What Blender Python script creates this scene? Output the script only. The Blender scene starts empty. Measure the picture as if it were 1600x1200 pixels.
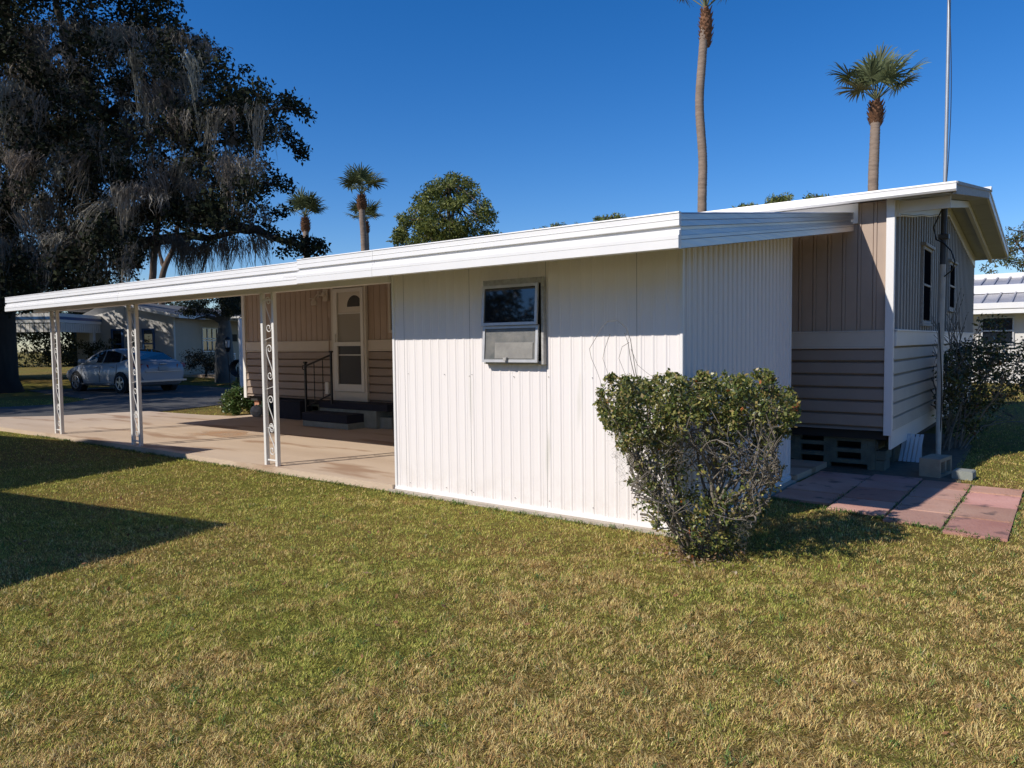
import bpy, math, random
import numpy as np
from mathutils import Vector, Matrix
random.seed(7); rng = np.random.default_rng(7)
sc = bpy.context.scene
COL = sc.collection
R = math.radians
PI = math.pi
GZ = -0.07                                   # lawn level; the carport slab is z = 0

# ------------------------------------------------------------------ camera
F = 1153.25; YAW = R(-37.156); PIT = R(-3.0905); ROL = R(-0.6644)
cy, sy, cp, sp = math.cos(YAW), math.sin(YAW), math.cos(PIT), math.sin(PIT)
fw = np.array([sy*cp, cy*cp, sp]); r0 = np.array([cy, -sy, 0.]); u0 = np.cross(r0, fw)
c_, s_ = math.cos(ROL), math.sin(ROL)
RT = c_*r0 + s_*u0; UP = -s_*r0 + c_*u0
CAM = np.array([0, 0, 1.4])
cam_d = bpy.data.cameras.new('camera'); cam = bpy.data.objects.new('camera', cam_d); COL.objects.link(cam)
M = Matrix(((RT[0], UP[0], -fw[0], 0), (RT[1], UP[1], -fw[1], 0), (RT[2], UP[2], -fw[2], 1.4), (0, 0, 0, 1)))
cam.matrix_world = M
cam_d.sensor_width = 36; cam_d.lens = 36*F/1600; cam_d.clip_start = 0.05; cam_d.clip_end = 2000
sc.camera = cam
def far(u, v, d):                              # a far point seen in direction (u, v) at d metres depth
    return CAM + d*(fw + RT*(u-800)/F + UP*(600-v)/F)

# ------------------------------------------------------------------ light
SUN = Vector((0.39, 1.0, -0.86)).normalized()
w = bpy.data.worlds.new('World'); sc.world = w; w.use_nodes = True
nt = w.node_tree; bg = nt.nodes['Background']
sky = nt.nodes.new('ShaderNodeTexSky'); sky.sky_type = 'NISHITA'; sky.sun_disc = False
el = math.asin(-SUN.z); sky.sun_elevation = el; sky.sun_rotation = math.atan2(-SUN.x, -SUN.y)
sky.air_density = 1.0; sky.dust_density = 0.15; sky.ozone_density = 3.0; sky.altitude = 0
hs = nt.nodes.new('ShaderNodeHueSaturation'); hs.inputs['Saturation'].default_value = 1.38; hs.inputs['Value'].default_value = 1.0
nt.links.new(sky.outputs[0], hs.inputs['Color']); tint = nt.nodes.new('ShaderNodeMixRGB'); tint.blend_type = 'MULTIPLY'; tint.inputs[0].default_value = 1; tint.inputs[2].default_value = (.95, 1.03, 1.29, 1)
nt.links.new(hs.outputs[0], tint.inputs[1]); nt.links.new(tint.outputs[0], bg.inputs[0]); bg.inputs[1].default_value = 0.100
sl = bpy.data.lights.new('sun', 'SUN'); sl.energy = 4.8; sl.angle = R(0.55); sl.color = (1, 0.935, 0.85)
so = bpy.data.objects.new('sun', sl); COL.objects.link(so); so.rotation_euler = SUN.to_track_quat('-Z', 'Y').to_euler()
sc.view_settings.view_transform = 'Standard'; sc.view_settings.look = 'None'; sc.view_settings.exposure = 0; sc.view_settings.gamma = 1
sc.render.engine = 'CYCLES'

# ------------------------------------------------------------------ materials
def mat(name, col, rough=0.7, col2=None, nscale=6, bump=0, bscale=40, metal=0, spec=0.5, stretch=None, attr=False, transl=0, mixpow=0.5, ior=None, spots=None, hi=None):
    m = bpy.data.materials.new(name); m.use_nodes = True
    n = m.node_tree.nodes; l = m.node_tree.links; b = n['Principled BSDF']
    b.inputs['Roughness'].default_value = rough; b.inputs['Metallic'].default_value = metal
    b.inputs['Specular IOR Level'].default_value = spec
    if ior: b.inputs['IOR'].default_value = ior
    tc = n.new('ShaderNodeTexCoord'); src = tc.outputs['Object']
    if stretch:
        mp = n.new('ShaderNodeMapping'); mp.inputs['Scale'].default_value = stretch
        l.new(src, mp.inputs[0]); src = mp.outputs[0]
    out = None
    if attr:
        a = n.new('ShaderNodeVertexColor'); a.layer_name = 'Col'; out = a.outputs[0]
    elif col2:
        t = n.new('ShaderNodeTexNoise'); t.inputs['Scale'].default_value = nscale; t.inputs['Detail'].default_value = 6; t.inputs['Roughness'].default_value = 0.6
        l.new(src, t.inputs['Vector'])
        r = n.new('ShaderNodeValToRGB'); r.color_ramp.elements[0].color = (*col, 1); r.color_ramp.elements[1].color = (*col2, 1)
        r.color_ramp.elements[0].position = mixpow-0.18; r.color_ramp.elements[1].position = mixpow+0.18
        l.new(t.outputs['Fac'], r.inputs[0]); out = r.outputs[0]
    if spots:                                    # (colour, scale, threshold)
        t2 = n.new('ShaderNodeTexNoise'); t2.inputs['Scale'].default_value = spots[1]; t2.inputs['Detail'].default_value = 4
        l.new(src, t2.inputs['Vector'])
        r2 = n.new('ShaderNodeValToRGB'); r2.color_ramp.elements[0].position = spots[2]; r2.color_ramp.elements[1].position = spots[2]+0.1
        l.new(t2.outputs['Fac'], r2.inputs[0])
        mx = n.new('ShaderNodeMixRGB'); l.new(r2.outputs[0], mx.inputs[0])
        if out: l.new(out, mx.inputs[1])
        else: mx.inputs[1].default_value = (*col, 1)
        mx.inputs[2].default_value = (*spots[0], 1); out = mx.outputs[0]
    if out: l.new(out, b.inputs['Base Color'])
    else: b.inputs['Base Color'].default_value = (*col, 1)
    if bump:
        t = n.new('ShaderNodeTexNoise'); t.inputs['Scale'].default_value = bscale; t.inputs['Detail'].default_value = 5
        l.new(src, t.inputs['Vector'])
        bp = n.new('ShaderNodeBump'); bp.inputs['Strength'].default_value = bump; bp.inputs['Distance'].default_value = 0.02
        l.new(t.outputs['Fac'], bp.inputs['Height']); l.new(bp.outputs[0], b.inputs['Normal'])
    if transl:
        tr = n.new('ShaderNodeBsdfTranslucent'); ms = n.new('ShaderNodeMixShader'); ms.inputs[0].default_value = transl
        if out: l.new(out, tr.inputs[0])
        else: tr.inputs[0].default_value = (*col, 1)
        l.new(b.outputs[0], ms.inputs[1]); l.new(tr.outputs[0], ms.inputs[2]); l.new(ms.outputs[0], n['Material Output'].inputs[0])
    return m
MT = {}
MT['white'] = mat('white_paint', (.80, .785, .76), .42, (.76, .75, .735), 3, .04, 30, stretch=(1, 1, .15))
MT['shed_white'] = mat('shed_white', (.79, .74, .715), .45, (.815, .77, .745), 2.2, .05, 14, stretch=(1, 1, .12), spots=((.66, .63, .58), 5, .66))
def weather(m, z0, z1, col, amt):
    n = m.node_tree.nodes; l = m.node_tree.links; b = n['Principled BSDF']; src = b.inputs['Base Color'].links[0].from_socket
    ge = n.new('ShaderNodeNewGeometry'); sx = n.new('ShaderNodeSeparateXYZ'); l.new(ge.outputs['Position'], sx.inputs[0])
    mr_ = n.new('ShaderNodeMapRange'); mr_.inputs[1].default_value = z0; mr_.inputs[2].default_value = z1; mr_.inputs[3].default_value = 1; mr_.inputs[4].default_value = 0; l.new(sx.outputs[2], mr_.inputs[0])
    t = n.new('ShaderNodeTexNoise'); t.inputs['Scale'].default_value = 7; t.inputs['Detail'].default_value = 8; t.inputs['Roughness'].default_value = .75; l.new(ge.outputs['Position'], t.inputs['Vector'])
    r = n.new('ShaderNodeValToRGB'); r.color_ramp.elements[0].position = .42; r.color_ramp.elements[1].position = .72; l.new(t.outputs['Fac'], r.inputs[0])
    m1 = n.new('ShaderNodeMath'); m1.operation = 'MULTIPLY'; l.new(mr_.outputs[0], m1.inputs[0]); l.new(r.outputs[0], m1.inputs[1])
    m2 = n.new('ShaderNodeMath'); m2.operation = 'MULTIPLY'; l.new(m1.outputs[0], m2.inputs[0]); m2.inputs[1].default_value = amt
    mx = n.new('ShaderNodeMixRGB'); l.new(m2.outputs[0], mx.inputs[0]); l.new(src, mx.inputs[1]); mx.inputs[2].default_value = (*col, 1); l.new(mx.outputs[0], b.inputs['Base Color'])
weather(MT['shed_white'], -.03, .32, (.42, .34, .25), .32)
MT['trim'] = mat('vinyl_trim', (.74, .72, .67), .5, (.70, .68, .64), 4)
MT['trim_tan'] = mat('tan_trim', (.60, .53, .44), .5, (.56, .49, .41), 4)
MT['mill'] = mat('mill_aluminium', (.46, .46, .47), .38, (.34, .35, .37), 2.0, .12, 6, metal=.85, stretch=(1, .25, 6))
MT['siding'] = mat('taupe_siding', (.44, .335, .26), .55, (.40, .305, .235), 3)
MT['siding_low'] = mat('taupe_lap', (.34, .262, .205), .55, (.30, .23, .18), 2.5, .03, 60)
MT['gable'] = mat('gable_metal', (.31, .295, .27), .6, (.275, .26, .24), 3, spec=.25)
MT['conc'] = mat('concrete', (.49, .37, .265), .85, (.60, .475, .35), .9, .25, 60, spots=((.36, .235, .15), 1.6, .56), stretch=(.35, 1.5, 1))
MT['conc_lip'] = mat('slab_lip', (.42, .36, .29), .9, (.50, .44, .37), 9, .4, 60)
MT['rust'] = mat('rust_stain', (.52, .27, .12), .85, (.46, .34, .24), 3)
MT['block'] = mat('grey_block', (.30, .31, .28), .9, (.22, .24, .21), 8, .4, 80)
MT['block_green'] = mat('mossy_block', (.15, .17, .135), .95, (.09, .105, .085), 6, .4, 70)
MT['cinder'] = mat('tan_block', (.36, .32, .24), .95, (.28, .25, .19), 12, .5, 90)
MT['paver'] = mat('pink_paver', (.46, .225, .165), .9, (.58, .335, .255), 1.7, .35, 50, spots=((.20, .12, .10), 5, .60))
MT['dirt'] = mat('dirt', (.11, .085, .06), .95, (.17, .13, .09), 12, .6, 50)
MT['under'] = mat('crawl_dark', (.03, .028, .026), .9)
MT['black'] = mat('black_iron', (.012, .012, .013), .45)
MT['mat'] = mat('navy_carpet', (.020, .024, .042), .95, (.014, .016, .03), 40, .4, 200)
MT['glass'] = mat('dark_glass', (.010, .014, .020), .03, spec=.7, ior=1.58)
MT['curtain'] = mat('obscure_pane', (.22, .21, .19), .22, (.12, .125, .12), 9, .1, 60, spec=.6)
MT['alu'] = mat('window_alu', (.60, .60, .60), .38, (.50, .50, .50), 12, metal=.35)
MT['caulk'] = mat('weathered_frame', (.46, .45, .43), .65, (.30, .29, .275), 30, .3, 80)
MT['door'] = mat('door_cream', (.62, .575, .50), .45)
MT['pane_in'] = mat('storm_pane', (.33, .30, .25), .12, spec=.6)  # pale colour stands in for the reflection on the upper pane
MT['screen'] = mat('storm_pane_dark', (.085, .08, .078), .18, spec=.6)
MT['fan'] = mat('fanlight', (.03, .03, .032), .1)
MT['asphalt'] = mat('asphalt', (.055, .055, .055), .9, (.085, .082, .08), 3, .3, 80)
MT['bark'] = mat('oak_bark', (.055, .045, .036), .95, (.03, .025, .02), 4, .8, 14, stretch=(1, 1, .3))
MT['palm_bark'] = mat('palm_bark', (.30, .225, .17), .95, (.19, .14, .105), 2.2, .8, 8, stretch=(1, 1, 5))
MT['boot'] = mat('palm_boot', (.22, .105, .05), .95, (.13, .06, .03), 9, .8, 14)
MT['pine_bark'] = mat('pine_bark', (.14, .10, .075), .95, (.08, .06, .045), 5, .6, 10)
MT['twig'] = mat('bush_bark', (.24, .21, .165), .9, (.12, .10, .08), 20, .4, 60)
MT['twigdk'] = mat('grey_stem', (.20, .18, .15), .9)
MT['oakleaf'] = mat('oak_leaf', (0, 0, 0), .8, attr=True, transl=.12, spec=.12)
MT['screenpane'] = mat('insect_screen', (.008, .009, .012), .9, spec=0)
MT['leaf'] = mat('leaf', (0, 0, 0), .55, attr=True, transl=.22, spec=.3)
MT['leafgloss'] = mat('leaf_gloss', (0, 0, 0), .38, attr=True, transl=.18, spec=.5)
MT['moss'] = mat('spanish_moss', (0, 0, 0), .95, attr=True, transl=.15, spec=.1)
MT['blade'] = mat('grass_blade', (0, 0, 0), .8, attr=True, transl=.12, spec=.08)
MT['pipe'] = mat('mast_steel', (.42, .44, .46), .42, (.34, .36, .38), 4, metal=.5)
MT['pvc'] = mat('mast_pipe', (.58, .55, .49), .55, (.44, .42, .38), 6)
MT['dkpipe'] = mat('dark_pipe', (.055, .06, .07), .5)
MT['car'] = mat('car_paint', (.34, .36, .39), .36, metal=.25, spec=.5)
MT['tyre'] = mat('tyre', (.012, .012, .012), .85)
MT['rim'] = mat('rim', (.38, .39, .41), .3, metal=.8)
MT['red'] = mat('tail_light', (.25, .012, .01), .15)
MT['plate'] = mat('plate', (.35, .38, .38), .4)
MT['stucco'] = mat('stucco', (.66, .64, .60), .85, (.60, .58, .545), 2, .3, 40)
MT['stucco_tan'] = mat('tan_wall', (.47, .41, .33), .85, (.43, .375, .30), 2)
MT['blue'] = mat('blue_strip', (.03, .10, .25), .4)
MT['metalroof'] = mat('metal_roof', (.42, .41, .42), .4, (.30, .29, .30), 1.5, metal=.2)
MT['shingle'] = mat('shingle', (.08, .08, .085), .9, (.12, .12, .12), 10)
MT['terra'] = mat('terracotta', (.42, .20, .12), .8)
MT['plastic'] = mat('white_plastic', (.55, .56, .58), .45)
MT['rock'] = mat('rock', (.42, .42, .40), .9, (.30, .30, .29), 14, .5, 60)
MT['darkwall'] = mat('shade_painted_siding', (.055, .048, .042), .8, (.04, .036, .032), 3)  # carport shade painted into the wall colour
MT['greenbox'] = mat('green_plastic', (.16, .30, .15), .6)

# ------------------------------------------------------------------ mesh helpers
def link(o, parent=None, **k):
    COL.objects.link(o)
    if parent: o.parent = parent
    for a, b in k.items():
        if b is not None: o[a] = b
    return o
def empty(name, loc, label, cat, group=None, rz=0):
    o = bpy.data.objects.new(name, None); o.empty_display_size = .3; o.location = loc; o.rotation_euler = (0, 0, rz)
    return link(o, None, label=label, category=cat, group=group)
class MB:
    def __init__(s): s.v = []; s.f = []; s.sm = []
    def add(s, vs, fs, smooth=False):
        b = len(s.v); s.v += [tuple(map(float, q)) for q in vs]; s.f += [tuple(b+i for i in f) for f in fs]; s.sm += [smooth]*len(fs); return s
    def box(s, x0, x1, y0, y1, z0, z1):
        v = [(x, y, z) for z in (z0, z1) for y in (y0, y1) for x in (x0, x1)]
        return s.add(v, [(0, 2, 3, 1), (4, 5, 7, 6), (0, 1, 5, 4), (2, 6, 7, 3), (0, 4, 6, 2), (1, 3, 7, 5)])
    def bbox(s, x0, x1, y0, y1, z0, z1, b=.004):       # box with chamfered long edges
        x0, x1 = sorted((x0, x1)); y0, y1 = sorted((y0, y1)); z0, z1 = sorted((z0, z1))
        dims = [x1-x0, y1-y0, z1-z0]; ax = dims.index(max(dims)); b = min(b, min(dims)*.45)
        lo = [x0, y0, z0]; hi = [x1, y1, z1]; i, j = [k for k in range(3) if k != ax]
        pts = [(lo[i]+b, lo[j]), (hi[i]-b, lo[j]), (hi[i], lo[j]+b), (hi[i], hi[j]-b), (hi[i]-b, hi[j]), (lo[i]+b, hi[j]), (lo[i], hi[j]-b), (lo[i], lo[j]+b)]
        vs = []
        for e in (lo[ax], hi[ax]):
            for p in pts:
                q = [0, 0, 0]; q[ax] = e; q[i] = p[0]; q[j] = p[1]; vs.append(q)
        fs = [tuple(range(7, -1, -1)), tuple(range(8, 16))]+[(k, (k+1) % 8, 8+(k+1) % 8, 8+k) for k in range(8)]
        return s.add(vs, fs)
    def quad(s, *p): return s.add(p, [tuple(range(len(p)))])
    def hexa(s, lo4, hi4):                                # two quads (bottom, top) -> solid
        return s.add(list(lo4)+list(hi4), [(3, 2, 1, 0), (4, 5, 6, 7), (0, 1, 5, 4), (1, 2, 6, 5), (2, 3, 7, 6), (3, 0, 4, 7)])
    def loft(s, rings, close=True, cap=True, smooth=False):
        n = len(rings[0]); vs = [p for r in rings for p in r]; fs = []
        for a in range(len(rings)-1):
            for k in range(n if close else n-1):
                k2 = (k+1) % n; fs.append((a*n+k, a*n+k2, (a+1)*n+k2, (a+1)*n+k))
        s.add(vs, fs, smooth)
        if cap and close:
            s.add(rings[0], [tuple(range(n-1, -1, -1))]); s.add(rings[-1], [tuple(range(n))])
        return s
    def tube(s, pts, rad, n=8, smooth=True, cap=True):
        pts = [Vector(p) for p in pts]
        if not hasattr(rad, '__len__'): rad = [rad]*len(pts)
        rings = []; prev = None
        for i, p in enumerate(pts):
            t = (pts[min(i+1, len(pts)-1)]-pts[max(i-1, 0)]).normalized()
            a = Vector((0, 0, 1)) if prev is None else prev
            if prev is None and abs(t.z) > .9: a = Vector((1, 0, 0))
            x = (a - t*a.dot(t)); x = x.normalized() if x.length > 1e-5 else t.orthogonal().normalized()
            prev = x; y = t.cross(x)
            rings.append([p+(x*math.cos(2*PI*k/n)+y*math.sin(2*PI*k/n))*rad[i] for k in range(n)])
        return s.loft(rings, True, cap, smooth)
    def lathe(s, c, prof, n=16, axis='z', smooth=True):
        rings = []
        for r, h in prof:
            ring = []
            for k in range(n):
                a = 2*PI*k/n; q = (r*math.cos(a), r*math.sin(a), h)
                if axis == 'y': q = (q[0], q[2], q[1])
                if axis == 'x': q = (q[2], q[0], q[1])
                ring.append((c[0]+q[0], c[1]+q[1], c[2]+q[2]))
            rings.append(ring)
        return s.loft(rings, True, True, smooth)
    def build(s, name, m, parent=None, local=False, label=None, cat=None, group=None, kind=None):
        me = bpy.data.meshes.new(name)
        v = np.array(s.v, float)
        if parent and not local: v = v-np.array(parent.location if not parent.parent else parent.matrix_world.translation+parent.parent.location)
        me.from_pydata(v.tolist(), [], s.f); me.polygons.foreach_set('use_smooth', s.sm)
        me.materials.append(MT[m] if isinstance(m, str) else m); me.update()
        o = bpy.data.objects.new(name, me)
        return link(o, parent, label=label, category=cat, group=group, kind=kind)
def bulk(name, V, nper, m, cols=None, parent=None, label=None, cat=None, group=None, kind=None, smooth=False, faces=None):
    V = np.asarray(V, np.float32)
    if parent: V = V-np.array(parent.location, np.float32)
    me = bpy.data.meshes.new(name); nv = len(V); me.vertices.add(nv); me.vertices.foreach_set('co', V.ravel())
    if faces is None: faces = np.arange(nv, dtype=np.int32).reshape(-1, nper)
    nf = len(faces); me.loops.add(nf*nper); me.loops.foreach_set('vertex_index', faces.ravel().astype(np.int32))
    me.polygons.add(nf); me.polygons.foreach_set('loop_start', np.arange(0, nf*nper, nper, dtype=np.int32))
    me.polygons.foreach_set('loop_total', np.full(nf, nper, dtype=np.int32))
    if smooth: me.polygons.foreach_set('use_smooth', np.ones(nf, bool))
    me.update(calc_edges=True)
    if cols is not None:
        a = me.color_attributes.new('Col', 'FLOAT_COLOR', 'POINT'); c4 = np.ones((nv, 4), np.float32); c4[:, :3] = cols; a.data.foreach_set('color', c4.ravel())
    me.materials.append(MT[m]); me.validate()
    o = bpy.data.objects.new(name, me)
    return link(o, parent, label=label, category=cat, group=group, kind=kind)
def unit(n):
    v = rng.normal(size=(n, 3)); return v/np.linalg.norm(v, axis=1, keepdims=True)
def leaves(C, size, asp=.5, up=.3, bend=.0):            # diamond leaves, 4 verts each
    n = len(C); size = np.broadcast_to(size, (n,))[:, None]
    d = unit(n); nr = unit(n)+np.array([0, 0, up]); a = np.cross(d, nr); a /= np.linalg.norm(a, axis=1, keepdims=True)+1e-9
    d *= size; a *= size*asp*.5
    V = np.stack([C, C+d*.45+a, C+d, C+d*.45-a], 1)
    return V.reshape(-1, 3)
def col_of(n, cols, p, jit=.25, rep=4):
    k = rng.choice(len(cols), n, p=p); c = np.array(cols)[k]*(1+rng.uniform(-jit, jit, (n, 1)))
    return np.repeat(np.clip(c, 0, 1), rep, 0)
def structure(mb, name, m, **k): return mb.build(name, m, kind='structure', **k)
def vnoise(x, y, s, seed=0):
    r = np.random.default_rng(seed).random((64, 64)); x = x/s+100; y = y/s+100
    xi = np.floor(x).astype(int); yi = np.floor(y).astype(int); fx = x-xi; fy = y-yi
    fx = fx*fx*(3-2*fx); fy = fy*fy*(3-2*fy); g = lambda i, j: r[i % 64, j % 64]
    return (g(xi, yi)*(1-fx)+g(xi+1, yi)*fx)*(1-fy)+(g(xi, yi+1)*(1-fx)+g(xi+1, yi+1)*fx)*fy

# ------------------------------------------------------------------ ground
def ground_z(x, y):
    t = np.clip((np.hypot(x, y)-31)/4, 0, 1)*np.clip((-x-20)/4, 0, 1)
    return -.07+.26*t*t*(3-2*t)
xs = np.concatenate([np.linspace(-400, -60, 12), np.linspace(-55, 25, 161), np.linspace(40, 400, 10)])
ys = np.concatenate([np.linspace(-200, -20, 8), np.linspace(-15, 50, 131), np.linspace(60, 500, 12)])
X, Y = np.meshgrid(xs, ys); nx, ny = len(xs), len(ys)
Vg = np.stack([X, Y, ground_z(X, Y)], -1).reshape(-1, 3)
ii = (np.arange(ny-1)[:, None]*nx+np.arange(nx-1)[None]).ravel()
def gmat():
    m = bpy.data.materials.new('lawn_soil'); m.use_nodes = True; n = m.node_tree.nodes; l = m.node_tree.links; b = n['Principled BSDF']
    b.inputs['Roughness'].default_value = .95; b.inputs['Specular IOR Level'].default_value = .15
    tc = n.new('ShaderNodeTexCoord')
    def noise(s, d=6, rg=.65):
        t = n.new('ShaderNodeTexNoise'); t.inputs['Scale'].default_value = s; t.inputs['Detail'].default_value = d; t.inputs['Roughness'].default_value = rg
        l.new(tc.outputs['Object'], t.inputs['Vector']); return t.outputs['Fac']
    def ramp(f, p0, p1, c0, c1):
        r = n.new('ShaderNodeValToRGB'); e = r.color_ramp.elements; e[0].position = p0; e[1].position = p1; e[0].color = (*c0, 1); e[1].color = (*c1, 1); l.new(f, r.inputs[0]); return r.outputs[0]
    big = ramp(noise(.35, 4), .35, .65, (.27, .195, .065), (.19, .20, .04))
    fine = ramp(noise(45, 5, .75), .36, .64, (.32, .28, .24), (1.35, 1.32, 1.25))
    mid = ramp(noise(5, 5), .35, .68, (.80, .80, .78), (1.22, 1.12, 1.05))
    def mul(a, c):
        x = n.new('ShaderNodeMixRGB'); x.blend_type = 'MULTIPLY'; x.inputs[0].default_value = 1; l.new(a, x.inputs[1]); l.new(c, x.inputs[2]); return x.outputs[0]
    l.new(mul(mul(big, fine), mid), b.inputs['Base Color'])
    bp = n.new('ShaderNodeBump'); bp.inputs['Strength'].default_value = .9; bp.inputs['Distance'].default_value = .03
    l.new(noise(60, 4, .7), bp.inputs['Height']); l.new(bp.outputs[0], b.inputs['Normal'])
    return m
MT['soil'] = gmat()
g = bulk('ground', Vg, 4, 'soil', faces=np.stack([ii, ii+1, ii+nx+1, ii+nx], 1), smooth=True, kind='structure')

def poly_sheet(name, pts, z0, z1, m, **k):
    n = len(pts); mb = MB()
    mb.add([(x, y, z1) for x, y in pts]+[(x, y, z0) for x, y in pts], [tuple(range(n))]+[(i, i+n, (i+1) % n+n, (i+1) % n) for i in range(n)])
    return structure(mb, name, m, **k)
poly_sheet('road', [(-12.5, 50), (-21.2, 14), (-19.6, 12.2), (-17.3, 10.5), (-16.9, 9.3), (-16.6, 7.9), (-17.2, 6.5), (-18.1, 5.6), (-19, -60), (-27, -60), (-23.2, 4.6), (-21.9, 6.6), (-21.4, 8.4), (-22.6, 9.6), (-24.8, 9.9), (-31.8, 10.8), (-34.5, 12.4), (-33.5, 15.2), (-29.6, 15.4), (-27.2, 15.3), (-23.5, 14.9), (-19.5, 22), (-16.5, 50)], -.09, -.052, 'asphalt')
poly_sheet('driveway', [(-17.15, 6.45), (-18.05, 5.65), (-16.4, 5.0), (-13.9, 5.09), (-5.415, 5.135), (-5.41, 7.81), (-2.26, 7.81), (-2.22, 8.93), (-13.5, 8.93), (-13.62, 8.55), (-14.4, 8.35), (-16.4, 8.2), (-16.6, 7.85)], -.12, 0.0, 'conc')
poly_sheet('slab', [(-5.455, 5.115), (-2.235, 5.105), (-2.235, 7.80), (-5.409, 7.80)], -.12, -.042, 'conc_lip')
# rust stain is part of the drive: a thin patch of discoloured concrete
st = []
for k in range(28):
    a = 2*PI*k/28; rr = 1+.35*math.sin(3*a+1)+.2*math.sin(7*a); st.append((-10.9+1.0*rr*math.cos(a)*.8+.3*math.sin(a), 6.6+.42*rr*math.sin(a)))
mr = MT['rust']; nn = mr.node_tree.nodes; ll = mr.node_tree.links
trn = nn.new('ShaderNodeBsdfTransparent'); ms = nn.new('ShaderNodeMixShader'); tn = nn.new('ShaderNodeTexNoise'); tn.inputs['Scale'].default_value = 2.2; tn.inputs['Detail'].default_value = 7
tcx = nn.new('ShaderNodeTexCoord'); mpp = nn.new('ShaderNodeMapping'); mpp.inputs['Location'].default_value = (10.9, -6.6, 0)
gr = nn.new('ShaderNodeTexGradient'); gr.gradient_type = 'SPHERICAL'
ll.new(tcx.outputs['Object'], mpp.inputs[0]); ll.new(mpp.outputs[0], gr.inputs[0]); ll.new(tcx.outputs['Object'], tn.inputs[0])
mm = nn.new('ShaderNodeMath'); mm.operation = 'MULTIPLY'; ll.new(gr.outputs['Fac'], mm.inputs[0]); ll.new(tn.outputs['Fac'], mm.inputs[1])
rp = nn.new('ShaderNodeValToRGB'); rp.color_ramp.elements[0].position = .12; rp.color_ramp.elements[1].position = .5; rp.color_ramp.elements[1].color = (.75, .75, .75, 1)
ll.new(mm.outputs[0], rp.inputs[0]); ll.new(rp.outputs[0], ms.inputs[0]); ll.new(trn.outputs[0], ms.inputs[1]); ll.new(nn['Principled BSDF'].outputs[0], ms.inputs[2]); ll.new(ms.outputs[0], nn['Material Output'].inputs[0])
sm = MB(); sm.add([(x, y, .004) for x, y in st], [tuple(range(28))]); structure(sm, 'driveway_stain', 'rust')
# pavers (one paving surface)
pav = MB(); colx = [(-.335, -.745), (-.765, -1.185), (-1.205, -1.66), (-1.68, -2.20)]
rowsY = [[6.33, 6.93, 7.50, 8.15, 8.52], [6.50, 7.02, 7.62, 8.18, 8.62], [6.68, 7.25, 7.80, 8.25, 8.66], [6.88, 7.35, 7.75, 8.2, 8.6]]
rr = random.Random(5)
for (xa, xb), ry in zip(colx, rowsY):
    for a, b in zip(ry[:-1], ry[1:]):
        dz = rr.uniform(-.004, .006); t = rr.uniform(-.006, .006); sk = rr.uniform(-.012, .012)
        a2 = a+.013; b2 = b-.013; ch = .003; zt = -.050+dz
        lo = [(xb, a2+sk, -.10), (xa, a2, -.10), (xa, b2, -.10), (xb, b2+sk, -.10)]; mdl = [(q[0], q[1], zt-ch+t) for q in lo]
        cxp = (xa+xb)/2; cyp = (a2+b2)/2; top = [(q[0]+(ch if q[0] < cxp else -ch), q[1]+(ch if q[1] < cyp else -ch), zt) for q in lo]
        pav.loft([lo, mdl, top], True, True)
path_o = structure(pav, 'path', 'paver')
pa_ = path_o.data.color_attributes.new('Tone', 'FLOAT_COLOR', 'POINT'); nvp = len(path_o.data.vertices)
tn_ = np.repeat(np.random.default_rng(3).uniform(.72, 1.18, (nvp//20+1, 1))*np.random.default_rng(4).uniform(.94, 1.06, (nvp//20+1, 3)), 20, 0)[:nvp]
pa_.data.foreach_set('color', np.concatenate([tn_, np.ones((nvp, 1))], 1).astype(np.float32).ravel())
pm = MT['paver'].node_tree; pb0_ = pm.nodes['Principled BSDF']; lk = pb0_.inputs['Base Color'].links[0].from_socket
vc = pm.nodes.new('ShaderNodeVertexColor'); vc.layer_name = 'Tone'; mx_ = pm.nodes.new('ShaderNodeMixRGB'); mx_.blend_type = 'MULTIPLY'; mx_.inputs[0].default_value = 1
pm.links.new(lk, mx_.inputs[1]); pm.links.new(vc.outputs[0], mx_.inputs[2]); pm.links.new(mx_.outputs[0], pb0_.inputs['Base Color'])
db = MB(); db.box(-2.2, -.75, 6.9, 8.64, -.2, -.062); db.box(-.76, -.36, 6.36, 8.5, -.2, -.0625); structure(db, 'path_bed', 'dirt')
db = MB(); db.add([(-2.225, 8.64, -.060), (-.85, 8.60, -.060), (-.95, 9.3, -.060), (-1.05, 11.8, -.060), (-1.5, 13, -.060), (-2.2, 13, -.060)], [(0, 1, 2, 3, 4, 5)]); structure(db, 'dirt_strip', 'dirt')

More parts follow.
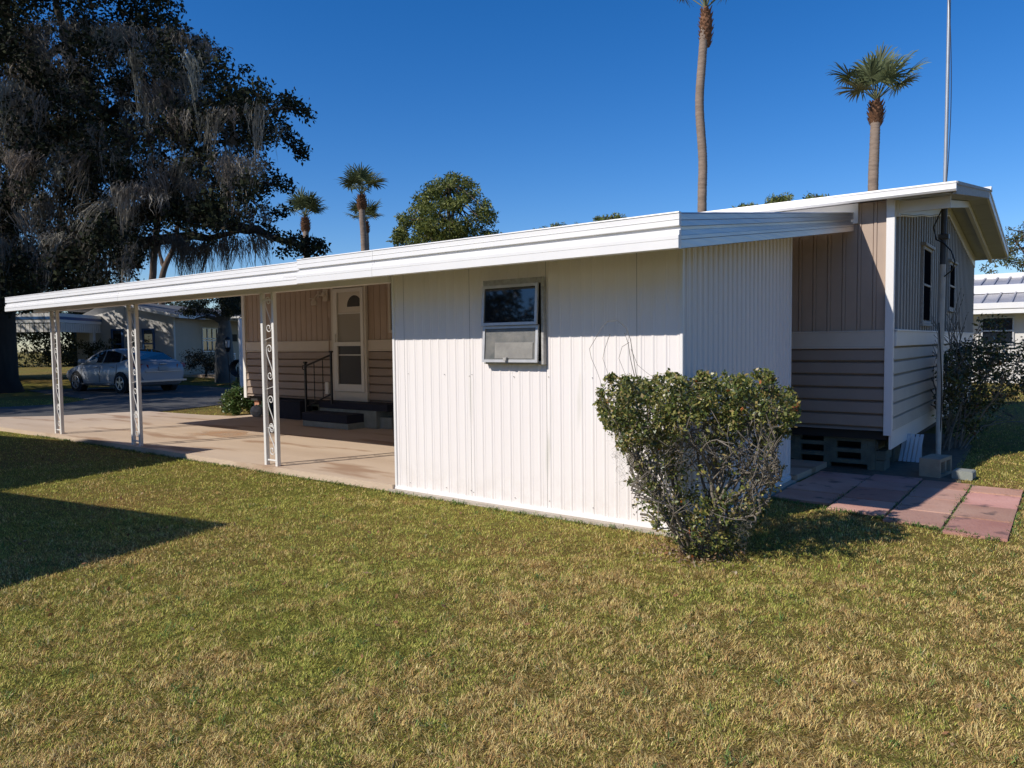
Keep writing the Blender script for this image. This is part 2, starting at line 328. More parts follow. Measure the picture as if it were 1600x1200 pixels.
# ------------------------------------------------------------------ corrugated sheet
def corrug(mb, p0, p1, zb, zt0, zt1, nrm, period, amp, prof='sine', phase=0):
    p0 = np.array(p0, float); p1 = np.array(p1, float); L = np.linalg.norm(p1-p0); d = (p1-p0)/L; nrm = np.array(nrm, float)
    if prof == 'sine': shp = [(i/12, .5+.5*math.cos(2*PI*i/12)) for i in range(12)]
    elif prof == 'rib': shp = [(0, 0), (.33, 0), (.41, 1), (.52, 1), (.60, 0), (.72, 0), (.76, .5), (.80, 0)]      # raised rib, small bead
    elif prof == 'batten': shp = [(0, 0), (.72, 0), (.735, -1.1), (.765, -1.1), (.78, .55), (.955, .55), (.97, -.6), (.985, -.6)]
    elif prof == 'deep': shp = [(0, 0), (.34, 0), (.38, 1), (.88, 1), (.92, 0)]
    us = []
    k = 0
    while (k-1)*period < L:
        for a, h in shp:
            u = (k+a)*period-phase
            if 0 < u < L: us.append((u, h))
        k += 1
    us = [(0, 0)]+us+[(L, 0)]
    vs = []
    for u, h in us:
        q = p0+d*u+nrm*h*amp; zt = zt0+(zt1-zt0)*u/L
        vs += [(q[0], q[1], zb), (q[0], q[1], zt)]
    fs = [(2*i, 2*i+2, 2*i+3, 2*i+1) for i in range(len(us)-1)]
    mb.add(vs, fs, prof == 'sine')

# ------------------------------------------------------------------ shed
shed = empty('storage_shed', (-3.87, 5.18, 0), 'white ribbed metal storage shed under the right end of the carport roof', 'shed')
f = MB()
SEAM = [-5.385, -5.254, -4.406, -3.556, -2.70, -2.335]
for a, b in zip(SEAM[:-1], SEAM[1:]):
    corrug(f, (a+.0015, 5.18), (b-.0015, 5.18), -.03, 2.17, 2.17, (0, -1), .106, .0048, 'rib', phase=.02)
f.build('front_wall', 'shed_white', shed)
f = MB(); f.box(-5.38, -2.34, 5.19, 5.22, -.03, 2.2)
f.build('wall_frame', 'under', shed)
f = MB(); corrug(f, (-2.322, 5.20), (-2.322, 7.80), -.03, 2.175, 2.52, (1, 0), .106, .012, 'rib')
f.build('side_wall', 'shed_white', shed)
f = MB(); corrug(f, (-2.34, 7.80), (-5.39, 7.80), -.03, 2.5, 2.5, (0, 1), .106, .009, 'rib'); f.build('back_wall', 'shed_white', shed)
f = MB(); corrug(f, (-5.40, 7.79), (-5.40, 5.19), -.03, 2.56, 2.24, (-1, 0), .106, .009, 'rib'); f.build('side_wall', 'shed_white', shed)
for q in ((-5.415, -5.383, 5.168, 5.20, 2.17), (-2.338, -2.312, 5.166, 5.20, 2.17), (-2.335, -2.303, 7.785, 7.825, 2.52)):
    f = MB(); f.bbox(*q[:4], -.035, q[4]); f.build('corner_trim', 'white', shed)
f = MB()
for a, b in ((-5.425, -4.96), (-4.957, -2.31)):
    f.loft([[(x, 5.160, -.041), (x, 5.160, -.026), (x, 5.1675, -.022), (x, 5.168, -.010), (x, 5.178, -.010), (x, 5.178, -.041)] for x in (a, b)], True, True)
f.loft([[(-2.29, y, -.040), (-2.288, y, -.012), (-2.303, y, .004), (-2.303, y, .02), (-2.33, y, .02), (-2.33, y, -.040)] for y in (5.155, 7.83)], True, True)
f.build('base_trim', 'white', shed)
f = MB(); rs = random.Random(3)
for x in (-5.2, -4.72, -4.41, -4.38, -3.9, -3.53, -3.1, -2.73, -2.4):
    for z in (.045, 1.12):
        f = MB(); f.lathe((x, 5.172, z+rs.uniform(-.01, .01)), [(.0042, .003), (.0042, -.003), (.002, -.005)], 6, 'y'); f.build('screw', 'caulk', shed)
# awning window of the shed
win = MB(); WX0, WX1, WZ0, WZ1 = -4.20, -3.548, 1.225, 1.965
def frame(mb, x0, x1, z0, z1, y0, y1, t, tb=None, tt=None):
    tb = tb or t; tt = tt or t
    mb.bbox(x0, x0+t, y0, y1, z0, z1); mb.bbox(x1-t, x1, y0, y1, z0, z1); mb.bbox(x0+t, x1-t, y0, y1, z0, z0+tb); mb.bbox(x0+t, x1-t, y0, y1, z1-tt, z1)
frame(win, WX0, WX1, WZ0, WZ1, 5.128, 5.176, .026, .03, .05)
wf = win.build('window', 'caulk', shed)
s = MB(); s.box(WX0+.02, WX1-.02, 5.168, 5.173, WZ0+.02, WZ1-.03); s.build('backing', 'under', wf)
def sash(x0, x1, zt, zb, out, gm):
    s = MB(); t = .024
    def P(x, z, e): # tilt out at the bottom
        k = (zt-z)/(zt-zb); return (x, 5.128-out*k-e, z)
    def bar(xa, xb, za, zb_):
        s.hexa([P(xa, za, 0), P(xb, za, 0), P(xb, zb_, 0), P(xa, zb_, 0)], [P(xa, za, .02), P(xb, za, .02), P(xb, zb_, .02), P(xa, zb_, .02)])
    bar(x0, x0+t, zb, zt); bar(x1-t, x1, zb, zt); bar(x0+t, x1-t, zb, zb+t); bar(x0+t, x1-t, zt-t, zt)
    so_ = s.build('sash', 'alu', wf)
    p = MB(); p.quad(P(x0+t, zb+t, .008), P(x1-t, zb+t, .008), P(x1-t, zt-t, .008), P(x0+t, zt-t, .008)); p.build('pane', gm, wf)
sash(WX0+.012, WX1-.04, 1.915, 1.565, .026, 'glass'); sash(WX0+.012, WX1-.04, 1.562, 1.243, .024, 'curtain')
s = MB(); s.box(-3.93, -3.90, 5.06, 5.09, 1.258, 1.285); s.build('crank_handle', 'caulk', wf)
for k in range(7): s = MB(); s.lathe((WX0+.06+.085*k, 5.127, 1.946), [(.006, 0), (.005, -.005)], 6, 'y'); s.build('bolt', 'caulk', wf)

s = MB(); s.quad((-4.05, 5.094, 1.275), (-3.64, 5.094, 1.275), (-3.64, 5.102, 1.415), (-4.05, 5.102, 1.415)); s.build('blind', mat('pale_blind', (.27, .26, .235), .5, (.21, .20, .185), 14, .1, 60), wf)
# ------------------------------------------------------------------ carport
cpt = empty('carport', (-9, 5.2, 0), 'long white flat carport roof with double posts and stepped fascia', 'carport')
def fprof(zt, zb, big=1):                           # (outward, z) profile of the stepped fascia
    h = zt-zb; q = [(0, 1.0), (.028, 1.0), (.030, .965), (.024, .955), (.024, .80), (.028, .79), (.024, .78), (.026, .625), (.004, .615), (.002, .515), (.022, .505), (.024, .37), (.036, .36), (.036, .26), (.032, .25), (.036, .24), (.036, .015), (.028, 0), (-.01, 0), (-.01, 1.0)]
    return [(a, zb+h*b) for a, b in q]
def fascia(mb, p0, p1, z0, z1, nrm):                 # z0=(zt,zb) at p0
    n = np.array(nrm)
    rings = []
    for p, z in ((p0, z0), (p1, z1)):
        rings.append([(p[0]+n[0]*a, p[1]+n[1]*a, zz) for a, zz in fprof(*z)])
    mb.loft(rings, True, True)
f = MB(); fascia(f, (-14.20, 4.79), (-10.24, 4.79), (2.273, 2.038), (2.273, 2.038), (0, -1)); fascia(f, (-10.236, 4.79), (-6.20, 4.79), (2.273, 2.038), (2.273, 2.038), (0, -1)); f.build('fascia', 'white', cpt)
f = MB(); fascia(f, (-6.06, 4.56), (-4.98, 4.56), (2.252, 2.012), (2.252, 2.012), (0, -1)); fascia(f, (-4.977, 4.56), (-2.056, 4.56), (2.252, 2.012), (2.252, 2.012), (0, -1)); f.build('fascia', 'white', cpt)
f = MB(); fascia(f, (-2.096, 4.565), (-1.965, 8.80), (2.250, 2.012), (2.80, 2.595), (.9995, -.03)); f.build('side_fascia', 'mill', cpt)
f = MB(); fascia(f, (-14.17, 4.79), (-14.17, 8.80), (2.272, 2.038), (2.80, 2.595), (-1, 0)); f.build('side_fascia', 'white', cpt)
f = MB()
def roofz(y): return 2.09+(y-4.7)*.131
nb = 40
for k in range(nb):
    xa = -14.16+(12.06)*k/nb; xb = -14.16+12.06*(k+1)/nb; yf = 4.75 if xb < -6.05 else 4.56; xe = xb+(.132 if k == nb-1 else 0)
    f.hexa([(xa, yf, 2.09), (xb, yf, 2.09), (xe, 8.80, 2.64), (xa, 8.80, 2.64)], [(xa, yf, 2.105), (xb, yf, 2.105), (xe, 8.80, 2.655), (xa, 8.80, 2.655)])
    f.hexa([(xb-.03, yf+.02, 2.107), (xb-.005, yf+.02, 2.107), (xb-.005, 8.80, 2.657), (xb-.03, 8.80, 2.657)], [(xb-.03, yf+.02, 2.155), (xb-.005, yf+.02, 2.155), (xb-.005, 8.80, 2.705), (xb-.03, 8.80, 2.705)])
f.build('roof_pan', 'white', cpt)
f = MB(); f.box(-14.1, -5.43, 5.14, 5.26, 2.03, 2.12)
f.build('beam', 'white', cpt)
def spiral(cx, cz, r, a0, turns, sgn, n=14):
    return [(cx+r*(1-.72*t)*math.cos(a0+sgn*2*PI*turns*t), cz+r*(1-.72*t)*math.sin(a0+sgn*2*PI*turns*t)) for t in np.linspace(0, 1, n)]
def scroll(mb, x, y, z, h, flip):
    s = -1 if flip else 1; r = .055
    top = spiral(x-0*s, z+h/2-r, r, PI if s > 0 else 0, 1.15, -s)
    bot = spiral(x+0*s, z-h/2+r, r, 0 if s > 0 else PI, 1.15, -s)
    mid = [(x-s*r*math.cos(PI*t), z+(h/2-r)*(1-2*t)) for t in np.linspace(.1, .9, 7)]
    pts = top[::-1]+mid+bot
    mb.tube([(px, y, pz) for px, pz in pts], .006, 6)
for cx in (-13.41, -10.77, -7.51):
    o = MB()
    for sx in (-1, 1): o.bbox(cx+sx*.107-.021, cx+sx*.107+.021, 5.175, 5.225, 0, 2.04, .003)
    po = o.build('post', 'trim', cpt)
    o = MB()
    for k, zc in enumerate((1.78, 1.22, .62, .30)): scroll(o, cx, 5.2, zc, (.42, .42, .42, .36)[k], False)
    for zc in (1.50, .92, .46): o.tube([(cx-.086, 5.2, zc-.02), (cx+.086, 5.2, zc+.02)], .004, 5)
    for zc in (1.95, .06): o.bbox(cx-.086, cx+.086, 5.19, 5.21, zc-.01, zc+.01)
    o.build('scrollwork', 'trim', po)

# ------------------------------------------------------------------ main house
hs_ = empty('mobile_home', (-7.6, 12.8, 0), 'long taupe and cream manufactured home with low gabled white roof behind the carport', 'house')
HX0, HX1, HY0, HY1 = -13.64, -1.56, 8.86, 16.75
def ridge_z(y): return 2.94+(y-8.75)*(.51/4.07) if y < 12.82 else 3.45-(y-12.82)*.117
f = MB(); corrug(f, (HX0, HY0), (HX1, HY0), 1.49, 2.9, 2.9, (0, -1), .157, .010, 'batten'); f.build('upper_wall', 'siding', hs_)
def laps(mb, p0, p1, z0, z1, nrm, pitch=.145):
    k = 0; z = z1
    nrm = np.array(nrm)
    while z > z0+.01:
        zb = max(z0, z-pitch)
        for (a, b) in ((0, 0),):
            q = lambda p, o, zz: (p[0]+nrm[0]*o, p[1]+nrm[1]*o, zz)
            mb.quad(q(p0, .030, zb+.008), q(p1, .030, zb+.008), q(p1, .016, z-.026), q(p0, .016, z-.026)); mb.quad(q(p0, .016, z-.026), q(p1, .016, z-.026), q(p1, -.020, z-.004), q(p0, -.020, z-.004)); mb.quad(q(p0, -.020, z-.004), q(p1, -.020, z-.004), q(p1, -.020, z+.008), q(p0, -.020, z+.008))
            mb.quad(q(p0, -.020, zb+.010), q(p1, -.020, zb+.010), q(p1, .030, zb+.008), q(p0, .030, zb+.008))
        z = zb
f = MB(); laps(f, (HX0, HY0), (HX1, HY0), .395, 1.315, (0, -1)); f.build('lower_wall', 'siding_low', hs_)
f = MB(); f.bbox(HX0, HX1, HY0-.03, HY0-.002, 1.325, 1.495); f.bbox(HX0, HX1, HY0-.04, HY0-.002, 1.305, 1.33); f.bbox(HX0, HX1, HY0-.035, HY0-.002, 1.485, 1.505)
f.build('belt_band', 'trim_tan', hs_)
f = MB(); f.bbox(HX0-.02, HX0+.075, HY0-.045, HY0+.03, .36, 2.9); f.build('corner_board', 'trim', hs_)
f = MB(); f.bbox(HX1-.055, HX1+.028, HY0-.045, HY0+.03, .36, 2.93); f.build('corner_board', 'white', hs_)
# gable wall
f = MB()
corrug(f, (HX1, HY0+.03), (HX1, 12.82), 1.50, 2.72, 3.235, (1, 0), .19, .045, 'deep'); corrug(f, (HX1, 12.82), (HX1, HY1), 1.50, 3.235, 2.76, (1, 0), .19, .045, 'deep')
f.build('gable_wall', 'gable', hs_)
f = MB(); laps(f, (HX1, HY0), (HX1, HY1), .40, 1.33, (1, 0), .155); f.build('lower_wall', mat('gable_lap', (.50, .47, .42), .55, (.45, .42, .375), 2.5), hs_)
f = MB(); f.box(HX1-.01, HX1+.012, HY0+.02, HY1, .20, .40); f.build('skirt_flashing', 'white', hs_)
f = MB(); f.bbox(HX1-.01, HX1+.048, HY0+.04, HY1, 1.33, 1.50); f.bbox(HX1-.01, HX1+.058, HY0+.04, HY1, 1.49, 1.515); f.build('belt_band', 'trim', hs_)
f = MB(); f.bbox(HX1-.02, HX1+.03, HY1-.05, HY1+.03, .2, 2.78); f.build('corner_board', 'siding', hs_)
f = MB(); f.hexa([(HX1-.01, 8.9, 2.72), (HX1+.052, 8.9, 2.72), (HX1+.052, 12.82, 3.235), (HX1-.01, 12.82, 3.235)], [(HX1-.01, 8.9, 2.92), (HX1+.052, 8.9, 2.92), (HX1+.052, 12.82, 3.42), (HX1-.01, 12.82, 3.42)])
f.hexa([(HX1-.01, 12.82, 3.235), (HX1+.052, 12.82, 3.235), (HX1+.052, 16.75, 2.76), (HX1-.01, 16.75, 2.76)], [(HX1-.01, 12.82, 3.42), (HX1+.052, 12.82, 3.42), (HX1+.052, 16.75, 2.95), (HX1-.01, 16.75, 2.95)])
f.build('gable_frieze', 'white', hs_)
f = MB(); f.tube([(HX1+.058, y, 2.725+(y-8.9)*.1315+.006*math.sin(y*5)) for y in np.linspace(8.92, 12.8, 30)], .012, 6); f.tube([(HX1+.058, 12.82, 3.24), (HX1+.035, 16.74, 2.765)], .010, 6); f.build('gable_molding', 'trim', hs_)
f = MB(); f.box(HX0+.03, HX1-.03, HY0+.04, HY1-.03, .30, 2.9); f.box(HX0+.3, HX1-.25, 9.3, HY1-.5, -.06, .3); f.build('dark_void_core', 'under', hs_)  # near-black solid stands in for the unlit inside and crawl space
f = MB(); f.box(HX0, HX0+.02, HY0+.03, HY1, .39, 2.9); f.box(HX0, HX1, HY1-.02, HY1, .39, 2.8); f.build('back_wall', 'siding', hs_)
f = MB(); f.bbox(HX0, -1.90, HY0-.035, HY0-.012, 2.68, 2.90); f.build('frieze_board', 'white', hs_)
# roof
rf = MB(); XR = -1.0
def slab3(x0, x1a, x1b, ya, za, yb, zb, t):      # sloped panel; right edge x1a at ya, x1b at yb
    rf.hexa([(x0, ya, za-t), (x1a, ya, za-t), (x1b, yb, zb-t), (x0, yb, zb-t)], [(x0, ya, za), (x1a, ya, za), (x1b, yb, zb), (x0, yb, zb)])
slab3(-14.2, -.965, -1.01, 8.66, 2.965, 12.82, 3.55, .07); slab3(-14.2, -1.01, -1.01, 12.82, 3.55, 17.0, 3.06, .07)
ro = rf.build('roof', 'white', hs_)
f = MB()
f.loft([[(x, 8.655, 2.972), (x, 8.605, 2.972), (x, 8.60, 2.957), (x, 8.605, 2.947), (x, 8.605, 2.907), (x, 8.60, 2.897), (x, 8.615, 2.877), (x, 8.655, 2.877)] for x in (-14.2, -.950)], True, True)
f.build('eave_fascia', 'white', ro)
def edge(ya, za, yb, zb, xa, xb, h, m, nm):
    f = MB()
    f.hexa([(xa-.02, ya, za-h), (xa+.012, ya, za-h), (xb+.012, yb, zb-h), (xb-.02, yb, zb-h)], [(xa-.02, ya, za+.004), (xa+.012, ya, za+.004), (xb+.012, yb, zb+.004), (xb-.02, yb, zb+.004)])
    f.hexa([(xa+.012, ya, za-.03), (xa+.024, ya, za-.03), (xb+.024, yb, zb-.03), (xb+.012, yb, zb-.03)], [(xa+.012, ya, za+.006), (xa+.024, ya, za+.006), (xb+.024, yb, zb+.006), (xb+.012, yb, zb+.006)])
    f.build(nm, m, ro)
edge(8.66, 2.972, 12.82, 3.555, -.965, -1.01, .12, 'caulk', 'rake_fascia'); edge(12.83, 3.555, 17.0, 3.065, -1.01, -1.01, .13, 'white', 'rake_fascia')
f = MB(); f.hexa([(-1.4, 12.70, 3.535), (-.97, 12.70, 3.535), (-.97, 12.94, 3.535), (-1.4, 12.94, 3.535)], [(-14, 12.76, 3.59), (-.97, 12.76, 3.59), (-.97, 12.88, 3.59), (-14, 12.88, 3.59)]); f.build('ridge_cap', 'white', ro)
f = MB(); f.bbox(-14.2, -1.0, 16.99, 17.03, 2.92, 3.07); f.build('eave_fascia', 'white', ro)
# ribbed soffit + beam
f = MB()
for (ya, za, yb, zb) in ((8.67, 2.875, 12.82, 3.44), (12.82, 3.44, 16.98, 2.955)):
    n = 14
    for k in range(n):
        y0 = ya+(yb-ya)*k/n; y1 = ya+(yb-ya)*(k+1)/n; z0 = za+(zb-za)*k/n; z1 = za+(zb-za)*(k+1)/n; g_ = .012
        f.hexa([(-1.52, y0, z0-.012), (-1.0, y0, z0-.012), (-1.0, y1-g_, z1-.012), (-1.52, y1-g_, z1-.012)], [(-1.52, y0, z0), (-1.0, y0, z0), (-1.0, y1-g_, z1), (-1.52, y1-g_, z1)])
f.build('soffit', mat('soffit_grey', (.50, .51, .51), .6, (.44, .45, .45), 3), ro)
f = MB()
for (ya, za, yb, zb) in ((8.98, 2.885, 12.82, 3.42), (12.82, 3.42, 16.98, 2.94)):
    f.hexa([(-1.30, ya, za-.09), (-1.25, ya, za-.09), (-1.25, yb, zb-.09), (-1.30, yb, zb-.09)], [(-1.30, ya, za), (-1.25, ya, za), (-1.25, yb, zb), (-1.30, yb, zb)])
f.build('overhang_beam', 'trim', ro)
f = MB(); f.bbox(-1.52, -1.03, 8.92, 8.95, 2.76, 2.885); f.build('overhang_end', 'trim', ro)
# skirting: hollow blocks laid on their sides, slots showing
def skirting(xs0, xs1, y, z1, nm):
    f = MB(); x = xs0; k = 0; W = .40; H = .125
    while x < xs1-.02:
        xe = min(x+W, xs1); z = .0 if k % 2 else -.06; zt = z
        while zt < z1-.02:
            ze = min(zt+H, z1)
            bar = .045
            f.box(x, xe, y, y+.08, zt, min(zt+bar, ze))                         # web
            if ze > zt+bar:
                f.box(x, min(x+.07, xe), y, y+.078, zt+bar, ze); f.box(max(xe-.07, x+.07), xe-.002, y+.002, y+.078, zt+bar, ze)
            zt = ze
        x = xe; k += 1
    return f.build(nm, 'block_green', hs_)
skirting(-13.0, -11.2, 8.98, .36, 'skirting'); skirting(-9.0, -1.72, 8.98, .36, 'skirting')
f = MB(); f.box(-1.72, -1.63, 9.0, 9.3, -.06, .05); f.box(-1.75, -1.62, 9.0, 9.35, .06, .16); f.box(-1.85, -1.7, 9.02, 9.4, .17, .27); f.build('corner_pier', 'block_green', hs_); f = MB(); f.box(-1.8, -1.66, 9.7, 10.1, -.06, .14); f.box(-1.82, -1.68, 9.72, 10.05, .145, .33)
f.build('corner_pier', 'block_green', hs_)
f = MB(); f.bbox(-13.50, -13.34, 8.95, 9.12, -.06, .37); f.build('corner_pier', 'terra', hs_)
# gable windows
def tallwin(ya, yb, za, zb):
    f = MB(); x0 = HX1+.04; x1 = HX1+.068; t = .045
    f.bbox(x0, x1, ya, ya+t, za, zb); f.bbox(x0, x1, yb-t, yb, za, zb); f.bbox(x0, x1, ya+t, yb-t, za, za+t*.8); f.bbox(x0, x1, ya+t, yb-t, zb-t, zb)
    f.bbox(x0, x1+.03, ya-.03, yb+.03, zb-.01, zb+.03); f.bbox(x0, x1+.01, ya-.02, yb+.02, za-.03, za)
    wo = f.build('window', 'caulk', hs_)
    p = MB(); p.quad((x0+.015, ya+t, za+.05), (x0+.015, yb-t, za+.05), (x0+.015, yb-t, zb-t), (x0+.015, ya+t, zb-t)); p.build('pane', 'screenpane', wo)
    p = MB(); p.bbox(x0+.014, x0+.03, ya+t, yb-t, (za+zb)/2-.015, (za+zb)/2+.015); p.build('meeting_rail', 'dkpipe', wo)
tallwin(10.50, 11.20, 1.60, 2.58); tallwin(12.98, 13.68, 1.85, 2.58)
# window edge beside the shed
f = MB(); frame(f, -9.30, -8.2, 1.62, 2.52, 8.80, 8.845, .045); wo = f.build('window', 'trim_tan', hs_)
f = MB(); f.quad((-9.26, 8.83, 1.66), (-8.24, 8.83, 1.66), (-8.24, 8.83, 2.48), (-9.26, 8.83, 2.48)); f.build('pane', 'glass', wo)
# storm door
DX0, DX1, DZ0, DZ1 = -10.79, -9.86, .385, 2.50
f = MB(); frame(f, DX0, DX1, DZ0, DZ1, 8.79, 8.85, .05, .02, .05)
f.box(DX0+.05, DX1-.05, 8.80, 8.86, .40, .575); f.box(DX0+.05, DX1-.05, 8.816, 8.86, .575, 2.45)
dr = f.build('storm_door', 'door', hs_)
f = MB(); x0 = DX0+.10; x1 = DX1-.055
frame(f, x0, x1, .585, 2.43, 8.775, 8.805, .075, .13, .07); f.bbox(x0+.075, x1-.075, 8.775, 8.805, 1.40, 1.475); f.bbox(x0-.045, x0-.005, 8.785, 8.815, .585, 2.43)
fo = f.build('door_frame', 'trim', dr)
f = MB(); f.quad((x0+.07, 8.812, 1.47), (x1-.07, 8.812, 1.47), (x1-.07, 8.812, 2.37), (x0+.07, 8.812, 2.37)); f.build('door_panel', 'door', dr)
f = MB(); f.quad((x0+.07, 8.806, 1.47), (x1-.07, 8.806, 1.47), (x1-.07, 8.806, 1.98), (x0+.07, 8.806, 1.98)); f.build('pane', 'pane_in', dr)
f = MB(); f.quad((x0+.07, 8.808, .71), (x1-.07, 8.808, .71), (x1-.07, 8.808, 1.41), (x0+.07, 8.808, 1.41)); f.build('pane', 'screen', dr)
f = MB(); f.bbox(x0+.075, x1-.075, 8.796, 8.804, 1.975, 1.995, .002); f.bbox(x0+.075, x1-.075, 8.796, 8.804, 1.23, 1.25, .002); f.build('rail', 'trim', dr)
cx_, cz_ = -10.17, 2.10
f = MB(); f.add([(cx_, 8.810, cz_)]+[(cx_+.20*math.cos(a), 8.810, cz_+.20*math.sin(a)) for a in np.linspace(0, PI, 17)], [(0, i+2, i+1) for i in range(16)]); fl = f.build('fanlight', 'fan', dr)
f = MB()
f.tube([(cx_+.20*math.cos(a), 8.806, cz_+.20*math.sin(a)) for a in np.linspace(0, PI, 17)], .012, 6)
f.tube([(cx_-.21, 8.806, cz_), (cx_+.21, 8.806, cz_)], .012, 6); f.tube([(cx_+.06*math.cos(a), 8.806, cz_+.06*math.sin(a)) for a in np.linspace(0, PI, 9)], .009, 6)
for a in (PI/4, PI/2, 3*PI/4): f.tube([(cx_+.06*math.cos(a), 8.806, cz_+.06*math.sin(a)), (cx_+.2*math.cos(a), 8.806, cz_+.2*math.sin(a))], .009, 6)
f.build('muntin', 'door', fl)
f = MB(); f.bbox(x0+.012, x0+.05, 8.74, 8.776, 1.47, 1.62, .006); f.build('handle', 'trim', dr)
# wall lamp, conduit, outlet, meter boxes
f = MB(); f.bbox(-11.02, -10.90, 8.79, 8.84, 2.23, 2.47, .008); f.lathe((-10.96, 8.79, 2.35), [(.045, 0), (.045, -.03), (.03, -.05)], 12, 'y'); wl = f.build('wall_lamp', 'trim_tan', hs_)
f = MB(); f.tube([(-11.0, 8.77, 2.33), (-11.10, 8.73, 2.36), (-11.16, 8.72, 2.28)], .012, 6); f.lathe((-11.17, 8.72, 2.16), [(.055, 0), (.06, .07), (.02, .12)], 12); f.lathe((-11.25, 8.76, 2.28), [(.07, 0), (.07, .01)], 12); f.tube([(-11.10, 8.77, 2.42), (-11.10, 8.77, 2.30)], .02, 6)
f.build('lamp_head', 'trim_tan', wl)
f = MB(); f.tube([(-10.80, 8.82, 1.93), (-10.90, 8.82, 1.93), (-10.90, 8.82, 1.30)], .011, 6); f.build('conduit', 'siding', hs_)
f = MB(); f.bbox(-11.03, -10.93, 8.80, 8.85, .52, .74, .01); f.build('outlet_cover', 'trim', hs_)

# ------------------------------------------------------------------ steps + handrail
stp = empty('entry_steps', (-10.0, 8.4, 0), 'two block entry steps topped with navy carpet below the storm door', 'steps')
f = MB(); f.bbox(-10.80, -9.60, 8.12, 8.50, 0, .10, .008); f.bbox(-10.78, -9.30, 8.48, 8.90, 0, .30, .01)
f.build('block_base', 'block', stp)
f = MB(); f.bbox(-10.81, -9.61, 8.11, 8.50, .10, .245, .012); f.build('tread', 'mat', stp)
f = MB(); f.bbox(-10.79, -9.02, 8.47, 8.92, .30, .415, .012); f.build('tread', 'mat', stp)
hr = empty('handrail', (-10.7, 8.3, 0), 'black wrought iron handrail with twisted bars left of the entry steps', 'handrail')
f = MB(); PA = (-10.86, 8.18); PB = (-10.86, 8.80)
PA = (-10.93, 8.30); PB = (-10.40, 8.45)
f.bbox(PA[0]-.018, PA[0]+.018, PA[1]-.018, PA[1]+.018, .2, 1.10); f.bbox(PA[0]-.028, PA[0]+.028, PA[1]-.028, PA[1]+.028, 1.10, 1.13); f.build('newel_post', 'black', hr); f = MB(); f.bbox(PB[0]-.018, PB[0]+.018, PB[1]-.018, PB[1]+.018, .38, 1.29); f.bbox(PB[0]-.028, PB[0]+.028, PB[1]-.028, PB[1]+.028, 1.29, 1.32)
f.build('newel_post', 'black', hr)
f = MB(); f.tube([(PA[0], PA[1], 1.05), (PB[0], PB[1], 1.25)], .017, 6); f.build('rail', 'black', hr); f = MB(); f.tube([(PA[0], PA[1], .32), (PB[0], PB[1], .56)], .014, 6)
f.tube([(PA[0], PA[1], 1.06), (PA[0]-.05, PA[1]-.02, 1.06), (PA[0]-.06, PA[1]-.02, 1.0), (PA[0]-.02, PA[1], .98)], .010, 6); f.build('rail', 'black', hr)
for t in (.34, .67):
    f = MB(); x = PA[0]+(PB[0]-PA[0])*t; y = PA[1]+(PB[1]-PA[1])*t; z0 = .32+.24*t; z1 = 1.05+.20*t
    n = 22; f.loft([[(x+.010*math.cos(k*.9+q*PI/2), y+.010*math.sin(k*.9+q*PI/2), z0+(z1-z0)*k/n) for q in range(4)] for k in range(n+1)], True, True)
    f.build('baluster', 'black', hr)
def rockish(name, c, s, m, lab, cat, seed=0, group=None):
    r = random.Random(seed); f = MB(); rings = []
    for i in range(7):
        th = PI*i/6; rings.append([(c[0]+s[0]*math.sin(th)*math.cos(a)*(1+r.uniform(-.15, .15)), c[1]+s[1]*math.sin(th)*math.sin(a)*(1+r.uniform(-.15, .15)), c[2]+s[2]*(1-math.cos(th))*(1+r.uniform(-.06, .06))) for a in np.linspace(0, 2*PI, 10, endpoint=False)])
    f.loft(rings, True, True); return f.build(name, m, label=lab, cat=cat, group=group)
def cinder(c, L, W, H, m, name, lab, cat='block', rz=0, holes=True, group=None):
    e = MB(); hx = L/2
    if holes:
        t = .035; e.box(-W/2, W/2, -hx, -hx+t, 0, H); e.box(-W/2, W/2, hx-t, hx, 0, H); e.box(-W/2, W/2, -t/2, t/2, 0, H); e.box(-W/2+.001, W/2-.001, -hx+t, hx-t, 0, t); e.box(-W/2+.001, W/2-.001, -hx+t, -t/2, H-t, H-.001); e.box(-W/2+.001, W/2-.001, t/2, hx-t, H-t, H-.001)
        e.box(-W/2+.001, -W/2+.03, -hx+t, hx-t, t, H-t)
    else: e.bbox(-W/2, W/2, -hx, hx, 0, H, .012)
    o = e.build(name, m, label=lab, cat=cat, group=group); o.location = c; o.rotation_euler = (0, 0, rz); return o
cinder((-1.14, 9.06, -.065), .40, .20, .20, 'cinder', 'cinder_block', 'tan hollow cinder block at the foot of the antenna mast', 'cinder block', R(-9))
cinder((-.87, 8.99, -.065), .20, .19, .09, 'block', 'stone_slab', 'small grey solid block lying right of the cinder block', 'stone block', R(-4), False)
cinder((-9.22, 8.72, 0), .30, .36, .19, 'block', 'concrete_block', 'grey concrete block right of the entry steps under the wall', 'concrete block', R(2), True)
rockish('landscape_rock', (-13.08, 8.72, -.01), (.15, .13, .12), 'rock', 'pale grey rock under the far corner of the home', 'rock', 3)
f = MB(); f.bbox(-13.20, -12.98, 8.90, 9.0, .02, .33, .02); f.bbox(-13.28, -12.9, 8.88, 8.90, .12, .22, .02); f.build('green_crate', 'greenbox', label='pale green plastic crate behind the grey rock under the home', cat='crate')
tb = empty('storage_tote', (-12.2, 8.9, 0), 'dark navy storage bin in shade between the far posts and the steps', 'storage bin')
f = MB(); f.hexa([(-12.55, 8.74, 0), (-11.70, 8.74, 0), (-11.70, 8.95, 0), (-12.55, 8.95, 0)], [(-12.6, 8.70, .34), (-11.65, 8.70, .34), (-11.65, 8.96, .34), (-12.6, 8.96, .34)]); f.build('bin', 'mat', tb)
